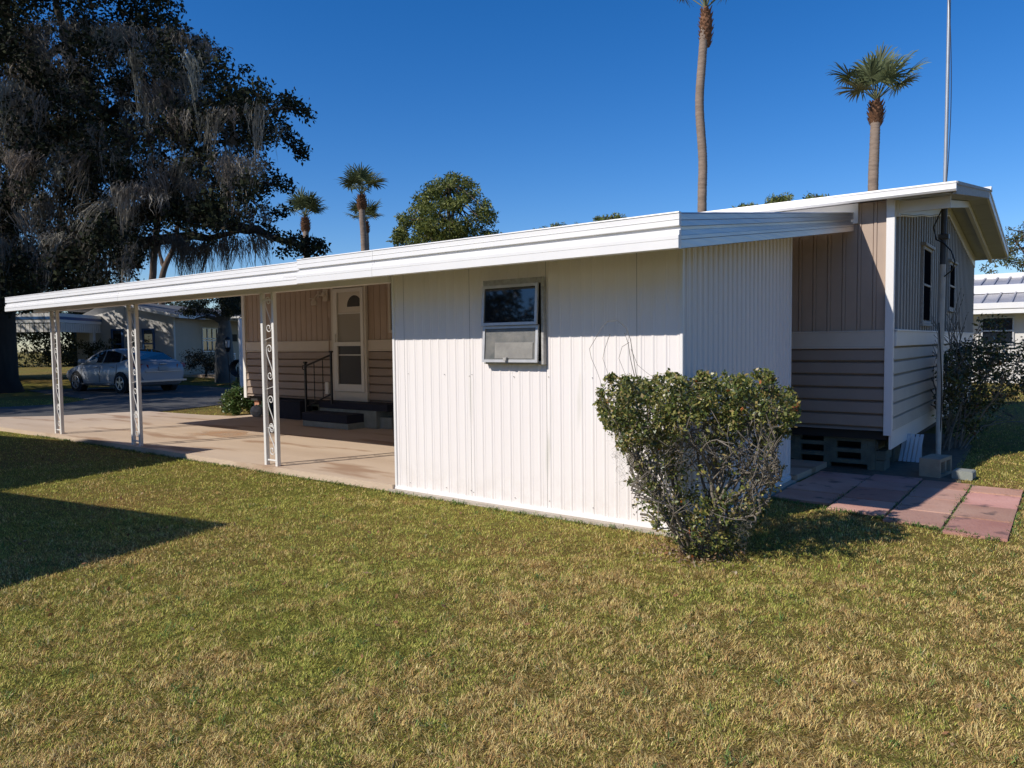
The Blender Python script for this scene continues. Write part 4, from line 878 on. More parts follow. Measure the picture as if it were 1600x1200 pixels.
# grey moss tufts in the bush
an = [far(u, v, dref+rg.uniform(-.3, .2)) for u, v in [(965, 690), (970, 700), (975, 730), (1150, 620), (1145, 640), (1165, 800), (1150, 815), (1160, 820), (1120, 830), (1140, 600), (1100, 720)] for _ in range(3)]
Vm, Fm, Cm = moss_mesh(an, [rng.uniform(.08, .2) for _ in an], 30, .016, .0006, .0014)
bulk('moss_tufts', Vm, 4, 'moss', Cm*1.3, bush, faces=Fm)
# bare vine arching over the shed wall
mb = MB(); dv = dref+.03
for pts, r in (([(995, 592), (990, 560), (985, 530), (978, 512), (965, 501), (950, 502), (940, 512), (930, 530), (921, 545), (924, 560), (932, 578), (938, 595), (939, 615)], .0028), ([(992, 590), (985, 560), (982, 538), (976, 520)], .003), ([(953, 522), (945, 545), (942, 560), (950, 585)], .0022), ([(983, 535), (972, 542), (967, 560), (975, 580), (985, 598)], .002), ([(986, 545), (996, 570), (1010, 582), (1022, 590)], .0018)):
    mb.tube([far(u, v, dv) for u, v in pts], [r*(1-.6*i/len(pts)) for i in range(len(pts))], 5)
mb.build('bare_vine', 'twigdk', bush)
# ground litter round the base
lt = np.stack([BB[0]+rg.normal(size=500)*.17, BB[1]+rg.normal(size=500)*.16-.02, GZ+.012+rg.random(500)*.03], 1)
bulk('leaf_litter', leaves(lt, .03, .6, 2.5), 4, 'leaf', col_of(500, [(.30, .19, .11), (.38, .30, .20), (.2, .12, .07)], [.4, .3, .3], .3), None, 'brown leaf litter round the foot of the corner shrub', 'leaf litter', kind='stuff')

LIM = None
# shrub behind the mast
B2 = np.array([-1.22, 11.35, GZ]); b2 = empty('leggy_shrub', B2.tolist(), 'tall leggy shrub in shade behind the antenna mast', 'shrub')
mb = MB(); tips = []; nodes = []; d2 = float((B2-CAM)@fw); rg = np.random.default_rng(8)
for k in range(13):
    u1 = rg.uniform(1470, 1600); lean = far(u1, rg.uniform(520, 600), d2+rg.uniform(-.6, .9))-B2; d0 = lean/np.linalg.norm(lean)
    grow(mb, B2+np.array([rg.normal()*.10, rg.normal()*.10, 0]), d0, rg.uniform(.55, .7), .014, 3, tips, rg, .26, .03, 2, .15, nodes)
mb.build('branches', 'twig', b2)
shape2 = [(1468, 620), (1475, 560), (1490, 545), (1512, 535), (1520, 505), (1526, 490), (1560, 500), (1575, 520), (1600, 535), (1620, 560), (1615, 600), (1570, 625), (1545, 650), (1520, 680), (1480, 690), (1462, 660)]
cl = []
while len(cl) < 230:
    p = np.array([rg.uniform(1455, 1620), rg.uniform(488, 690)])
    if not inpoly(p[None], shape2)[0]: continue
    if p[1] < 540 and rg.random() > .5: continue
    if p[0] > 1545 and rg.random() > .55: continue
    if p[1] > 640 and rg.random() > .4: continue
    cl.append(far(p[0], p[1], d2+rg.uniform(-.5, .9)))
LPb = np.concatenate([np.array(c)+unit(34)*rng.uniform(.02, .13, (34, 1)) for c in cl])
bulk('foliage', leaves(LPb, rng.uniform(.03, .065, len(LPb)), .5, .4), 4, 'leafgloss', col_of(len(LPb), [(.045, .06, .02), (.08, .095, .03), (.20, .19, .05), (.16, .08, .04)], [.42, .33, .17, .08], .25), b2)
mb = MB(); NDa = np.array(nodes)
for c in cl:
    a = NDa[np.argmin(np.linalg.norm(NDa-np.array(c), axis=1))]; mb.tube([a, (a+c)/2, c], [.005, .004, .002], 4)
mb.build('twigs', 'twig', b2)

# low green bush by the far house corner
B3 = np.array([-14.15, 8.98, GZ]); b3 = empty('round_bush', B3.tolist(), 'low green leafy bush in front of the far corner of the home', 'bush')
rg = np.random.default_rng(4); mb = MB(); tips = []
for k in range(9): d0 = np.array([rg.normal()*.5, rg.normal()*.5, 1]); d0 /= np.linalg.norm(d0); grow(mb, B3.copy(), d0, .25, .01, 2, tips, rg, .4, .02)
mb.build('branches', 'twig', b3)
cs = []; rs_ = []
for k in range(60): d = unit(1)[0]; d[2] = abs(d[2]); cs.append(B3+np.array([.42, .38, .55])*d*rg.uniform(.5, .95)+np.array([0, 0, .12])); rs_.append(rg.uniform(.10, .17))
LPb = clump_pts(cs, rs_, 4200, .9, .4)
bulk('foliage', leaves(LPb, rng.uniform(.035, .075, len(LPb)), .55, .8), 4, 'leafgloss', col_of(len(LPb), [(.05, .10, .022), (.09, .15, .04), (.15, .19, .06)], [.4, .4, .2], .25), b3)

# ------------------------------------------------------------------ far house with porch (left)
def frame2(origin, dirv):                           # local frame: x along dirv, y = left of it
    return math.atan2(dirv[1], dirv[0])
hz = .20
c0 = far(273, 560, 31.5); c0[2] = hz
r1 = far(375, 560, 37.5)-far(273, 560, 31.5); ang = math.atan2(r1[1], r1[0])
fh = empty('porch_house', c0.tolist(), 'pale house with blue-framed windows and covered porch beyond the parked car', 'house', rz=ang)
# local +x runs along the porch side, local +y points left/back: the gable wall runs along +y
def fb(name, m, fn, parent=None):
    q = MB(); fn(q); return q.build(name, m, parent or fh, local=True)
HT = 2.55
fb('gable_wall', 'stucco', lambda q: (q.box(-.02, .12, 0, 4.4, -.4, HT), q.add([(-.02, 0, HT), (-.02, 4.4, HT), (-.02, 3.0, HT+.62), (.12, 0, HT), (.12, 4.4, HT), (.12, 3.0, HT+.62)], [(0, 1, 2), (5, 4, 3), (0, 2, 5, 3), (2, 1, 4, 5)])))
fb('porch_wall', 'stucco_tan', lambda q: q.box(.12, 11, .0, .12, -.4, HT))
fb('back_wall', 'stucco', lambda q: (q.box(.12, 11, 4.3, 4.4, -.4, HT), q.box(10.9, 11, .12, 4.3, -.4, HT)))
rf_ = fb('roof', 'shingle', lambda q: (q.hexa([(-.3, -.35, HT-.02), (11.3, -.35, HT-.02), (11.3, 3.0, HT+.67), (-.3, 3.0, HT+.67)], [(-.3, -.35, HT+.06), (11.3, -.35, HT+.06), (11.3, 3.0, HT+.77), (-.3, 3.0, HT+.77)]), q.hexa([(-.3, 3.0, HT+.67), (11.3, 3.0, HT+.67), (11.3, 4.7, HT+.28), (-.3, 4.7, HT+.28)], [(-.3, 3.0, HT+.77), (11.3, 3.0, HT+.77), (11.3, 4.7, HT+.36), (-.3, 4.7, HT+.36)])))
fb('gutter', 'white', lambda q: (q.box(-.32, 11.3, -.43, -.36, HT-.08, HT+.07), q.hexa([(-.34, -.36, HT-.08), (-.31, -.36, HT-.08), (-.31, 3.0, HT+.63), (-.34, 3.0, HT+.63)], [(-.34, -.36, HT+.07), (-.31, -.36, HT+.07), (-.31, 3.0, HT+.772), (-.34, 3.0, HT+.772)])), rf_)
for ya in (.85, 2.25):
    wo = fb('window', 'blue', lambda q: (q.box(-.06, -.02, ya, ya+.09, .75, 2.05), q.box(-.06, -.02, ya+.47, ya+.56, .75, 2.05), q.box(-.06, -.02, ya+.09, ya+.47, .75, .82), q.box(-.06, -.02, ya+.09, ya+.47, 1.98, 2.05), q.box(-.055, -.02, ya+.09, ya+.47, 1.37, 1.43)))
    fb('pane', 'glass', lambda q: q.quad((-.035, ya+.09, .8), (-.035, ya+.09, 2.0), (-.035, ya+.47, 2.0), (-.035, ya+.47, .8)), wo)
wo = fb('window', 'white', lambda q: [q.box(x, x+.05, -.05, 0, 1.0, 2.1) for x in (2.3, 2.75, 3.2, 3.65)]+[q.box(2.3, 3.7, -.048, 0, z, z+.05) for z in (1.0, 1.5, 1.6, 2.08)])
fb('pane', 'glass', lambda q: q.quad((2.33, -.02, 1.02), (3.68, -.02, 1.02), (3.68, -.02, 2.1), (2.33, -.02, 2.1)), wo)
fb('window', 'under', lambda q: q.box(5.2, 5.7, -.04, 0, 1.5, 1.85))
fb('porch_floor', 'conc', lambda q: q.box(-.2, 11, -2.6, 0, -.3, .06))
for x, y in ((2.4, -2.45), (5.2, -2.45)): fb('porch_post', 'white', lambda q: q.bbox(x-.06, x+.06, y-.06, y+.06, .06, HT, .01))
fb('porch_roof', 'white', lambda q: q.box(1.9, 11, -2.65, -.45, HT-.04, HT+.05))
fb('porch_railing', 'white', lambda q: (q.box(1.2, 2.9, -1.3, -1.26, .88, .94), [q.box(1.2+.14*k, 1.24+.14*k, -1.3, -1.26, .06, .88) for k in range(13)]))
# potted plants on the porch edge
Mloc = Matrix.Translation(Vector(c0)) @ Matrix.Rotation(ang, 4, 'Z')
def W(x, y, z=0): return np.array(Mloc @ Vector((x, y, z)))
pots = [(.15, -2.3, .30, 'brown', 'wide terracotta pot under a big dark bush at the porch edge', .5), (1.6, -2.35, .22, 'b', 'small terracotta pot with twiggy plant left of the porch post', .35), (2.15, -2.4, .24, 'c', 'terracotta pot directly left of the white porch post', .25), (2.95, -2.4, .2, 'd', 'terracotta pot right of the white porch post', .2)]
for (x, y, s, _, lab, fr_) in pots:
    p = W(x, y, .06); e = empty('plant_pot', p.tolist(), lab, 'potted plant', 'potted plants along the far porch')
    q = MB(); q.lathe((p[0], p[1], p[2]), [(s*.55, 0), (s*.8, s*.9), (s*.88, s*.92), (s*.88, s*1.1), (s*.7, s*1.1)], 12); q.build('pot', 'terra', e)
    Lq = clump_pts([p+np.array([0, 0, s+fr_*.6])], [fr_*.8], 1500, 1, .2); bulk('plant', leaves(Lq, .07, .4), 4, 'leaf', col_of(len(Lq), [(.03, .045, .015), (.06, .08, .03)], [.6, .4], .2), e)
pb_ = W(-.6, -1.7, 0); e = empty('dark_bush', pb_.tolist(), 'dark rounded bush against the corner of the porch house', 'bush')
Lq = clump_pts([pb_+np.array([rng.normal()*.35, rng.normal()*.35, rng.uniform(.3, 1.0)]) for _ in range(26)], [.32]*26, 900, 1, .3)
bulk('foliage', leaves(Lq, .08, .5), 4, 'leaf', col_of(len(Lq), [(.012, .014, .008), (.022, .026, .012)], [.6, .4], .2), e)
q = MB(); q.tube([pb_, pb_+np.array([0, 0, .6])], .05, 6); q.build('stem', 'bark', e)
pb_ = far(172, 555, 30.5); pb_[2] = 0; e = empty('window_bush', pb_.tolist(), 'shaggy sunlit bush between the parked car and the blue-framed window', 'bush')
Lq = clump_pts([pb_+RT*rng.normal()*.9+np.array([0, 0, rng.uniform(.3, 1.7)]) for _ in range(34)], [.3]*34, 900, 1, .3)
bulk('foliage', leaves(Lq, .10, .45), 4, 'leaf', col_of(len(Lq), [(.03, .04, .018), (.08, .09, .035), (.16, .15, .08)], [.5, .3, .2], .2), e)
q = MB(); q.tube([pb_, pb_+np.array([0, 0, .8])], .05, 6); q.build('stem', 'bark', e)
# yard tree in front of the porch
tb_ = far(352, 592, 29); tb_[2] = .05; e = empty('yard_tree', tb_.tolist(), 'thick pale trunked tree with drooping dark crown before the porch house', 'tree')
q = MB(); limb(q, [tb_, tb_+np.array([.02, 0, 1.3]), far(352, 520, 29), far(350, 500, 29)], .40, .20, 12, .02)
for uu, vv in ((305, 498), (325, 488), (380, 480), (365, 470), (345, 465)): limb(q, [far(350, 505, 29), (far(350, 500, 29)+far(uu, vv, 28.5))/2+np.array([0, 0, .12]), far(uu, vv, 28.3)], .11, .03, 6, .02)
q.build('trunk', mat('pale_bark', (.17, .165, .155), .9, (.10, .10, .095), 3, .5, 10), e)
cs = [far(rng.uniform(288, 418), rng.uniform(452, 492), 28.8+rng.uniform(-1.6, 1.6)) for _ in range(60)]
Lq = clump_pts(cs, [.38]*60, 900, .6, .3); bulk('crown', leaves(Lq, .10, .35), 4, 'leaf', col_of(len(Lq), [(.018, .026, .012), (.035, .045, .02)], [.6, .4], .3), e)
# garden torch / lantern in front of the trunk
tp_ = far(360, 595, 26); tp_[2] = GZ; e = empty('garden_torch', tp_.tolist(), 'garden torch with pale lantern head leaning before the yard tree', 'garden torch')
q = MB(); hd = far(356, 548, 26); q.tube([tp_, hd], .02, 6); q.build('stake', 'black', e)
q = MB(); hv = Vector(hd); q.lathe(hv, [(.05, -.05), (.06, -.02), (.11, .12)], 8); q.lathe(hv+Vector((0, 0, .38)), [(.13, 0), (.13, .03), (.03, .12)], 8)
for k in range(4): a = PI/4+k*PI/2; q.tube([hv+Vector((.08*math.cos(a), .08*math.sin(a), .1)), hv+Vector((.11*math.cos(a), .11*math.sin(a), .4))], .012, 4)
q.build('lantern_cage', 'black', e)
q = MB(); q.lathe(hv+Vector((0, 0, .12)), [(.06, 0), (.085, .25)], 8); q.build('lantern_glass', 'plastic', e)
# slim white pole just left of the home corner
wp = far(378, 600, 24); wp[2] = GZ; q = MB(); q.tube([wp, wp+np.array([0, 0, 2.35])], .065, 10); q.tube([wp+np.array([0, 0, 2.35]), wp+np.array([0, 0, 2.40])], [.065, .03], 10)
q.build('white_pole', 'white', label='slim white pole standing just left of the home corner board', cat='pole')
hp = far(372, 588, 25.5); hp[2] = GZ; e = empty('hose_reel', hp.tolist(), 'coiled dark hose and yellow plant beside the white pole', 'hose')
q = MB(); 
for k in range(5): q.tube([(hp[0]+.28*math.cos(a)*RT[0], hp[1]+.28*math.cos(a)*RT[1]+.05*k, hp[2]+.75+.28*math.sin(a)) for a in np.linspace(0, 2*PI, 17)], .03, 5)
q.build('hose', 'black', e)
q = MB(); q.tube([hp, hp+np.array([0, 0, .8])], .03, 6); q.build('stand', 'black', e)
Lq = clump_pts([hp+np.array([0, 0, .25])], [.28], 1500, 1, .2); bulk('plant', leaves(Lq, .10, .35), 4, 'leaf', col_of(len(Lq), [(.25, .24, .04), (.12, .15, .03)], [.6, .4], .2), e)

# ------------------------------------------------------------------ neighbour carport with blue stripe (far left)
n0 = far(92, 560, 28.5); n0[2] = .12; n1 = far(180, 560, 33); nd = n1-n0; na = math.atan2(nd[1], nd[0])
nc = empty('neighbour_carport', n0.tolist(), 'white neighbouring carport with blue stripe and scalloped metal valance', 'carport', rz=na)
def nb_(name, m, fn, parent=None, root=nc):
    q = MB(); fn(q); return q.build(name, m, parent or root, local=True)
NL = 5.0; zt = 2.68
nb_('roof_edge', 'white', lambda q: (q.box(0, NL, -.06, 0, zt-.36, zt), q.box(-.06, 0, 0, 4.6, zt-.36, zt), q.box(0, NL, 0, 4.6, zt-.12, zt-.08)))
nb_('blue_stripe', 'blue', lambda q: (q.box(0, NL, -.075, -.06, zt-.24, zt-.13), q.box(-.075, -.06, 0, 4.6, zt-.24, zt-.13)))
def val(q):
    k = 0; x = 0
    while x < NL*.78: q.box(x+.01, x+.15, -.03, -.01, zt-.72, zt-.37); x += .17
    x = 0
    while x < 4.5: q.box(-.03, -.01, x+.01, x+.15, zt-.72, zt-.37); x += .17
nb_('valance', 'trim', val)
for x, y in ((-.1+.3, 2.6), (2.9, .15)): nb_('post', 'white', lambda q: q.bbox(x-.09, x+.09, y-.09, y+.09, 0, zt-.36, .01))
nh = empty('neighbour_home', (n0+np.array([0, 0, 0])).tolist(), 'tan home wall with carport shade put into its colour and a dark window under the blue-striped carport', 'house', rz=na)
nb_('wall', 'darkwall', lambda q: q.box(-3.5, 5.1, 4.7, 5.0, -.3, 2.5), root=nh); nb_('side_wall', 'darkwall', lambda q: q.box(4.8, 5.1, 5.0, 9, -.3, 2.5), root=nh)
wo = nb_('window', 'white', lambda q: (q.box(2.6, 2.68, 4.64, 4.70, .9, 2.1), q.box(4.32, 4.4, 4.64, 4.70, .9, 2.1), q.box(2.68, 4.32, 4.64, 4.70, 2.02, 2.1), q.box(2.68, 4.32, 4.64, 4.70, 1.2, 1.26)), root=nh)
nb_('pane', 'glass', lambda q: q.box(2.68, 4.32, 4.66, 4.69, .9, 2.02), wo, root=nh)
nb_('roof', 'shingle', lambda q: q.hexa([(-3.8, 4.65, 2.5), (5.4, 4.65, 2.5), (5.4, 9.5, 2.5), (-3.8, 9.5, 2.5)], [(-3.8, 4.65, 2.6), (5.4, 4.65, 2.6), (5.4, 7.5, 2.9), (-3.8, 7.5, 2.9)]), root=nh)

# ------------------------------------------------------------------ parked car
cpos = far(194, 600, 25.6); cpos[2] = -.052; cang = R(185)
car = empty('parked_car', cpos.tolist(), 'silver blue four door sedan parked facing left under the trees', 'car', rz=cang)
# local: +x forward, +y left side (towards the camera)
prof = [(-2.30, .42, .78), (-2.27, .30, .98), (-2.0, .22, 1.06), (-1.55, .20, 1.12), (-1.0, .20, 1.02), (-.4, .20, .98), (.4, .20, .96), (1.0, .20, .95), (1.5, .22, .90), (2.0, .25, .80), (2.25, .32, .66), (2.34, .42, .55)]
rings = []
for x, zb_, zt_ in prof:
    hw = .90*(1-.10*(abs(x)/2.34)**4)-(.06 if abs(x) > 2.2 else 0); sh = zt_-.03
    rings.append([(x, -hw*.86, zb_), (x, -hw*.97, zb_+.12), (x, -hw, (zb_+zt_)*.55), (x, -hw*.95, sh-.05), (x, -hw*.80, zt_), (x, 0, zt_+.02), (x, hw*.80, zt_), (x, hw*.95, sh-.05), (x, hw, (zb_+zt_)*.55), (x, hw*.97, zb_+.12), (x, hw*.86, zb_)])
q = MB(); q.loft(rings, True, True, True); body = q.build('body', 'car', car, local=True)
cab = [(-1.95, 1.08, .62, .0), (-1.50, 1.27, .60, .06), (-.95, 1.41, .58, .1), (-.35, 1.455, .575, .1), (.25, 1.42, .58, .1), (.75, 1.27, .61, .08), (1.30, .97, .68, .02)]
rings = [[(x, -.80, .93), (x, -hw-(.80-hw)*.35, .93+(zt_-.93)*.55), (x, -hw, zt_-.03), (x, -hw*.6, zt_), (x, hw*.6, zt_), (x, hw, zt_-.03), (x, hw+(.80-hw)*.35, .93+(zt_-.93)*.55), (x, .80, .93)] for x, zt_, hw, _ in cab]
q = MB(); q.loft(rings, True, True, True); q.build('roof', 'car', car, local=True)
def side_pt(x, z, s, off=.012):
    hw = np.interp(x, [c[0] for c in cab], [c[2] for c in cab]); zt_ = np.interp(x, [c[0] for c in cab], [c[1] for c in cab]); t = np.clip((z-.93)/max(zt_-.03-.93, .05), 0, 1)
    y = .80+(hw-.80)*(t*.35/.55*.65/.65 if t < .55 else .35*1+(t-.55)/.45*.65) if False else np.interp(t, [0, .55, 1], [.80, hw+(.80-hw)*.35, hw])
    return (x, s*(y+off), z)
for s in (1, -1):
    for nm, outl_ in (('side_window', [(1.0, .99), (.72, 1.19), (.30, 1.345), (-.06, 1.385), (-.06, .985)]), ('side_window', [(-.14, .985), (-.14, 1.385), (-.55, 1.375), (-1.0, 1.29), (-1.12, 1.0)]), ('side_window', [(-1.18, 1.01), (-1.08, 1.26), (-1.35, 1.17), (-1.52, 1.08)])):
        q = MB(); pts = [side_pt(x, z, s) for x, z in outl_]
        if s < 0: pts = pts[::-1]
        q.add(pts, [tuple(range(len(pts)))]); q.build(nm, 'glass', car, local=True)
    q = MB(); q.bbox(.80, .98, s*.86, s*1.02, .98, 1.10, .03); q.build('mirror', 'car', car, local=True)
    for xx in (.12, -.88): q = MB(); q.bbox(xx-.10, xx+.10, s*.895, s*.925, .83, .86, .008); q.build('door_handle', 'rim', car, local=True)
    q = MB()
    for xx in (1.02, -.10, -1.10): q.tube([(xx, s*.902, .32), (xx, s*.912, .60), (xx-.02, s*.872, .94)], .008, 4)
    q.tube([(1.2, s*.90, .27), (-1.3, s*.90, .27)], .03, 6); q.build('door_seam', 'dkpipe', car, local=True)
q = MB(); q.add([(-1.98, -.58, 1.085), (-1.98, .58, 1.085), (-1.50, .55, 1.295), (-.98, .50, 1.425), (-.98, -.50, 1.425), (-1.50, -.55, 1.295)], [(0, 1, 2, 3, 4, 5)]); q.build('rear_window', 'glass', car, local=True)
q = MB(); q.add([(1.28, -.62, .995), (1.28, .62, .995), (.70, .56, 1.31), (.70, -.56, 1.31)], [(3, 2, 1, 0)]); q.build('windscreen', 'glass', car, local=True)
for s in (1, -1):
    q = MB(); q.hexa([(-2.30, s*.50, .80), (-2.26, s*.86, .82), (-2.0, s*.89, .86), (-2.1, s*.5, .86)], [(-2.29, s*.50, .92), (-2.24, s*.82, .96), (-2.0, s*.855, .98), (-2.1, s*.5, .95)]); q.build('tail_light', 'red', car, local=True)
    q = MB(); q.hexa([(2.18, s*.52, .55), (2.20, s*.80, .56), (1.9, s*.885, .62), (1.95, s*.5, .62)], [(2.14, s*.52, .66), (2.1, s*.80, .70), (1.8, s*.875, .74), (1.9, s*.5, .70)]); q.build('headlight', 'plastic', car, local=True)
q = MB(); q.bbox(-2.335, -2.29, -.16, .16, .72, .86, .01); q.build('licence_plate', 'plate', car, local=True)
q = MB(); q.box(-2.345, -2.27, -.62, .62, .68, .70); q.box(-2.36, -2.2, -.8, .8, .36, .42); q.box(-2.34, -2.28, -.12, .12, .93, .95); q.build('bumper_trim', 'rim', car, local=True)
for x in (-1.35, 1.35):
    for s in (1, -1):
        q = MB(); c = (x, s*.80, .325); q.lathe(c, [(.36, -.11*s), (.375, .115*s), (.36, .118*s)][::1], 20, 'y'); q.build('wheel_arch', 'tyre', car, local=True)
        q = MB(); q.lathe(c, [(.20, -.10), (.31, -.10), (.325, -.07), (.325, .07), (.31, .128), (.21, .128)] if s > 0 else [(.20, -.128), (.31, -.128), (.325, -.07), (.325, .07), (.31, .10), (.2, .10)], 24, 'y'); wh = q.build('wheel', 'tyre', car, local=True)
        q = MB(); yy = c[1]+s*.135
        for k in range(5):
            a = k*2*PI/5+.3; ca, sa = math.cos(a), math.sin(a); pa, pb2 = (-sa, ca), (ca, sa)
            P4 = lambda rr_, ww, o: (c[0]+pb2[0]*rr_+pa[0]*ww, yy+o*s, c[2]+pb2[1]*rr_+pa[1]*ww)
            q.hexa([P4(.02, -.035, -.02), P4(.02, .035, -.02), P4(.205, .045, -.02), P4(.205, -.045, -.02)], [P4(.02, -.03, 0), P4(.02, .03, 0), P4(.205, .03, 0), P4(.205, -.03, 0)])
        q.tube([(c[0]+.215*math.cos(a), yy-.008*s, c[2]+.215*math.sin(a)) for a in np.linspace(0, 2*PI, 25)], .016, 5); q.lathe((c[0], yy, c[2]), [(.05, -.01), (.05, .008)], 10, 'y')
        rim = q.build('rim', 'rim', wh, local=True)

# ------------------------------------------------------------------ white house on the right
rh = empty('white_house', (0, 29.2, 0), 'white house with ribbed metal roof beyond the lawn at the right edge', 'house')
q = MB(); q.box(-7.5, 9, 29.2, 36, -.1, 2.25); q.build('wall', 'stucco', rh)
q = MB()
q.hexa([(-8, 28.55, 2.44), (9.6, 28.55, 2.44), (9.6, 35.6, 3.75), (-8, 35.6, 3.75)], [(-8, 28.55, 2.50), (9.6, 28.55, 2.50), (9.6, 35.6, 3.82), (-8, 35.6, 3.82)])
x = -7.9
while x < 9.5: q.hexa([(x, 28.55, 2.50), (x+.05, 28.55, 2.50), (x+.05, 35.6, 3.82), (x, 35.6, 3.82)], [(x, 28.55, 2.56), (x+.05, 28.55, 2.56), (x+.05, 35.6, 3.88), (x, 35.6, 3.88)]); x += .42
rr_ = q.build('roof', 'metalroof', rh)
q = MB(); q.bbox(-8, 9.6, 28.45, 28.55, 2.20, 2.36); q.bbox(-8, 9.6, 28.42, 28.54, 2.36, 2.55); q.build('fascia', 'white', rr_)
q = MB(); q.bbox(-8, 9.6, 31.0, 31.2, 2.98, 3.28); q.build('snow_rail', 'white', rr_)
q = MB(); q.bbox(-8, 9.6, 35.5, 35.8, 3.7, 4.0); q.build('ridge_cap', 'white', rr_)
q = MB(); frame(q, -2.42, -1.50, 1.18, 2.12, 29.14, 29.2, .05); q.bbox(-2.37, -1.55, 29.14, 29.2, 1.63, 1.68); wo = q.build('window', 'alu', rh)
q = MB(); q.quad((-2.38, 29.18, 1.2), (-1.54, 29.18, 1.2), (-1.54, 29.18, 2.1), (-2.38, 29.18, 2.1)); q.build('pane', 'glass', wo)
q = MB(); q.box(-2.42, -1.5, 29.12, 29.21, 1.10, 1.17); q.build('sill', 'stucco', wo)

# ------------------------------------------------------------------ neighbour behind the photographer (casts the roof shadows on the lawn)
kx = .83
def up_sh(x, y, z): return (x-.39*z/kx, y-z/kx)     # where a point at height z stands for its shadow at (x, y)
u_ = np.array([.985, .172]); v_ = np.array([-.172, .985])
zl = GZ
nbh = empty('side_neighbour_home', (-10, -2, 0), 'neighbouring flat-roofed home left of the photographer whose roof corners shade the lawn', 'house')
def roof_poly(corner, dx, dy, z, t=.12):
    c = np.array(corner); A = c; B = c-u_*dx; Cc = c-u_*dx-v_*dy; D_ = c-v_*dy
    q = MB(); q.hexa([(*D_, z-t), (*A, z-t), (*B, z-t), (*Cc, z-t)], [(*D_, z), (*A, z), (*B, z), (*Cc, z)]); return q
z1 = 2.35; c1 = up_sh(-5.50, 3.46, z1-zl-.05)
roof_poly(c1, 4.5, 9, z1).build('porch_roof', 'white', nbh)
z2 = 2.95; c2 = up_sh(-9.30, 5.80, z2-zl)
roof_poly(c2, 14, 11, z2).build('roof', 'metalroof', nbh)
q = MB(); c = np.array(c2)-u_*.6-v_*.6; B = c-u_*12.5; Cc = B-v_*9.5; D_ = c-v_*9.5; q.hexa([(*D_, GZ), (*c, GZ), (*B, GZ), (*Cc, GZ)], [(*D_, z2-.12), (*c, z2-.12), (*B, z2-.12), (*Cc, z2-.12)]); q.build('wall', 'stucco_tan', nbh)
for dv_ in (.3, 4.5, 8.6):
    p = np.array(c1)-u_*.2-v_*dv_; q = MB(); q.bbox(p[0]-.04, p[0]+.04, p[1]-.04, p[1]+.04, GZ, z1-.12); q.build('post', 'white', nbh)

# ------------------------------------------------------------------ trees added beside and behind the photographer for shade and dimmer fill
def big_tree(name, lab, pos, R_, zc, ncl, per, colr, group=None, leaf=.3, seed=1):
    g_ = np.random.default_rng(seed); b = np.array([pos[0], pos[1], GZ]); e = empty(name, b.tolist(), lab, 'tree', group)
    cs = []; rs_ = []
    for k in range(ncl):
        d = unit(1)[0]; d[2] = d[2]*.55; cs.append(b+np.array([0, 0, zc])+d*R_*g_.uniform(.25, .95)); rs_.append(g_.uniform(.8, 1.4))
    Lq = clump_pts(cs, rs_, per, .8); bulk('crown', leaves(Lq, rng.uniform(leaf*.7, leaf*1.3, len(Lq)), .5), 4, 'leaf', col_of(len(Lq), colr, [.4, .35, .25], .3), e)
    q = MB(); limb(q, [b, b+np.array([.1, 0, zc*.35]), b+np.array([-.1, .1, zc*.8])], .5, .25, 10, .03)
    for c in cs[::5]: q.tube([b+np.array([0, 0, zc*.5]), (b+np.array([0, 0, zc*.6])+c)/2, c], [.2, .12, .05], 5)
    q.build('trunk', 'bark', e); return e
oc = [(.016, .02, .01), (.028, .035, .015), (.045, .05, .022)]
big_tree('shade_oak', 'unseen spreading oak left of the view, added to dapple the road and parked car', (-28, -1.5), 8.5, 8.5, 135, 130, oc, None, .28, 5)  # out of view, added to throw broken shade on the road
for i, (x, y, r_, z_) in enumerate(((-32.5, -27, 6, 8), (-14, -27, 7, 6.5), (-3, -31, 8, 8), (9, -27, 7, 6.5), (20, -20, 7, 6.5))):
    big_tree('rear_block_tree', 'leafy tree from a row added behind the photographer to cut sky light and mirror in the shed window', (x, y), r_, z_, 70, 70, oc, 'trees behind the photographer', .4, 20+i)  # row added to block low sky; the leftmost is the mirrored one
for i, (x, y, r_, z_) in enumerate(((17, 2, 5.5, 5.5), (19, 13, 6, 6), (20, 24, 6, 6))):
    big_tree('side_block_tree', 'unseen leafy tree right of the view, added to cut sky light on the gable side', (x, y), r_, z_, 60, 70, oc, 'trees right of the photographer', .4, 30+i)  # out of view, added to block sky light from the right

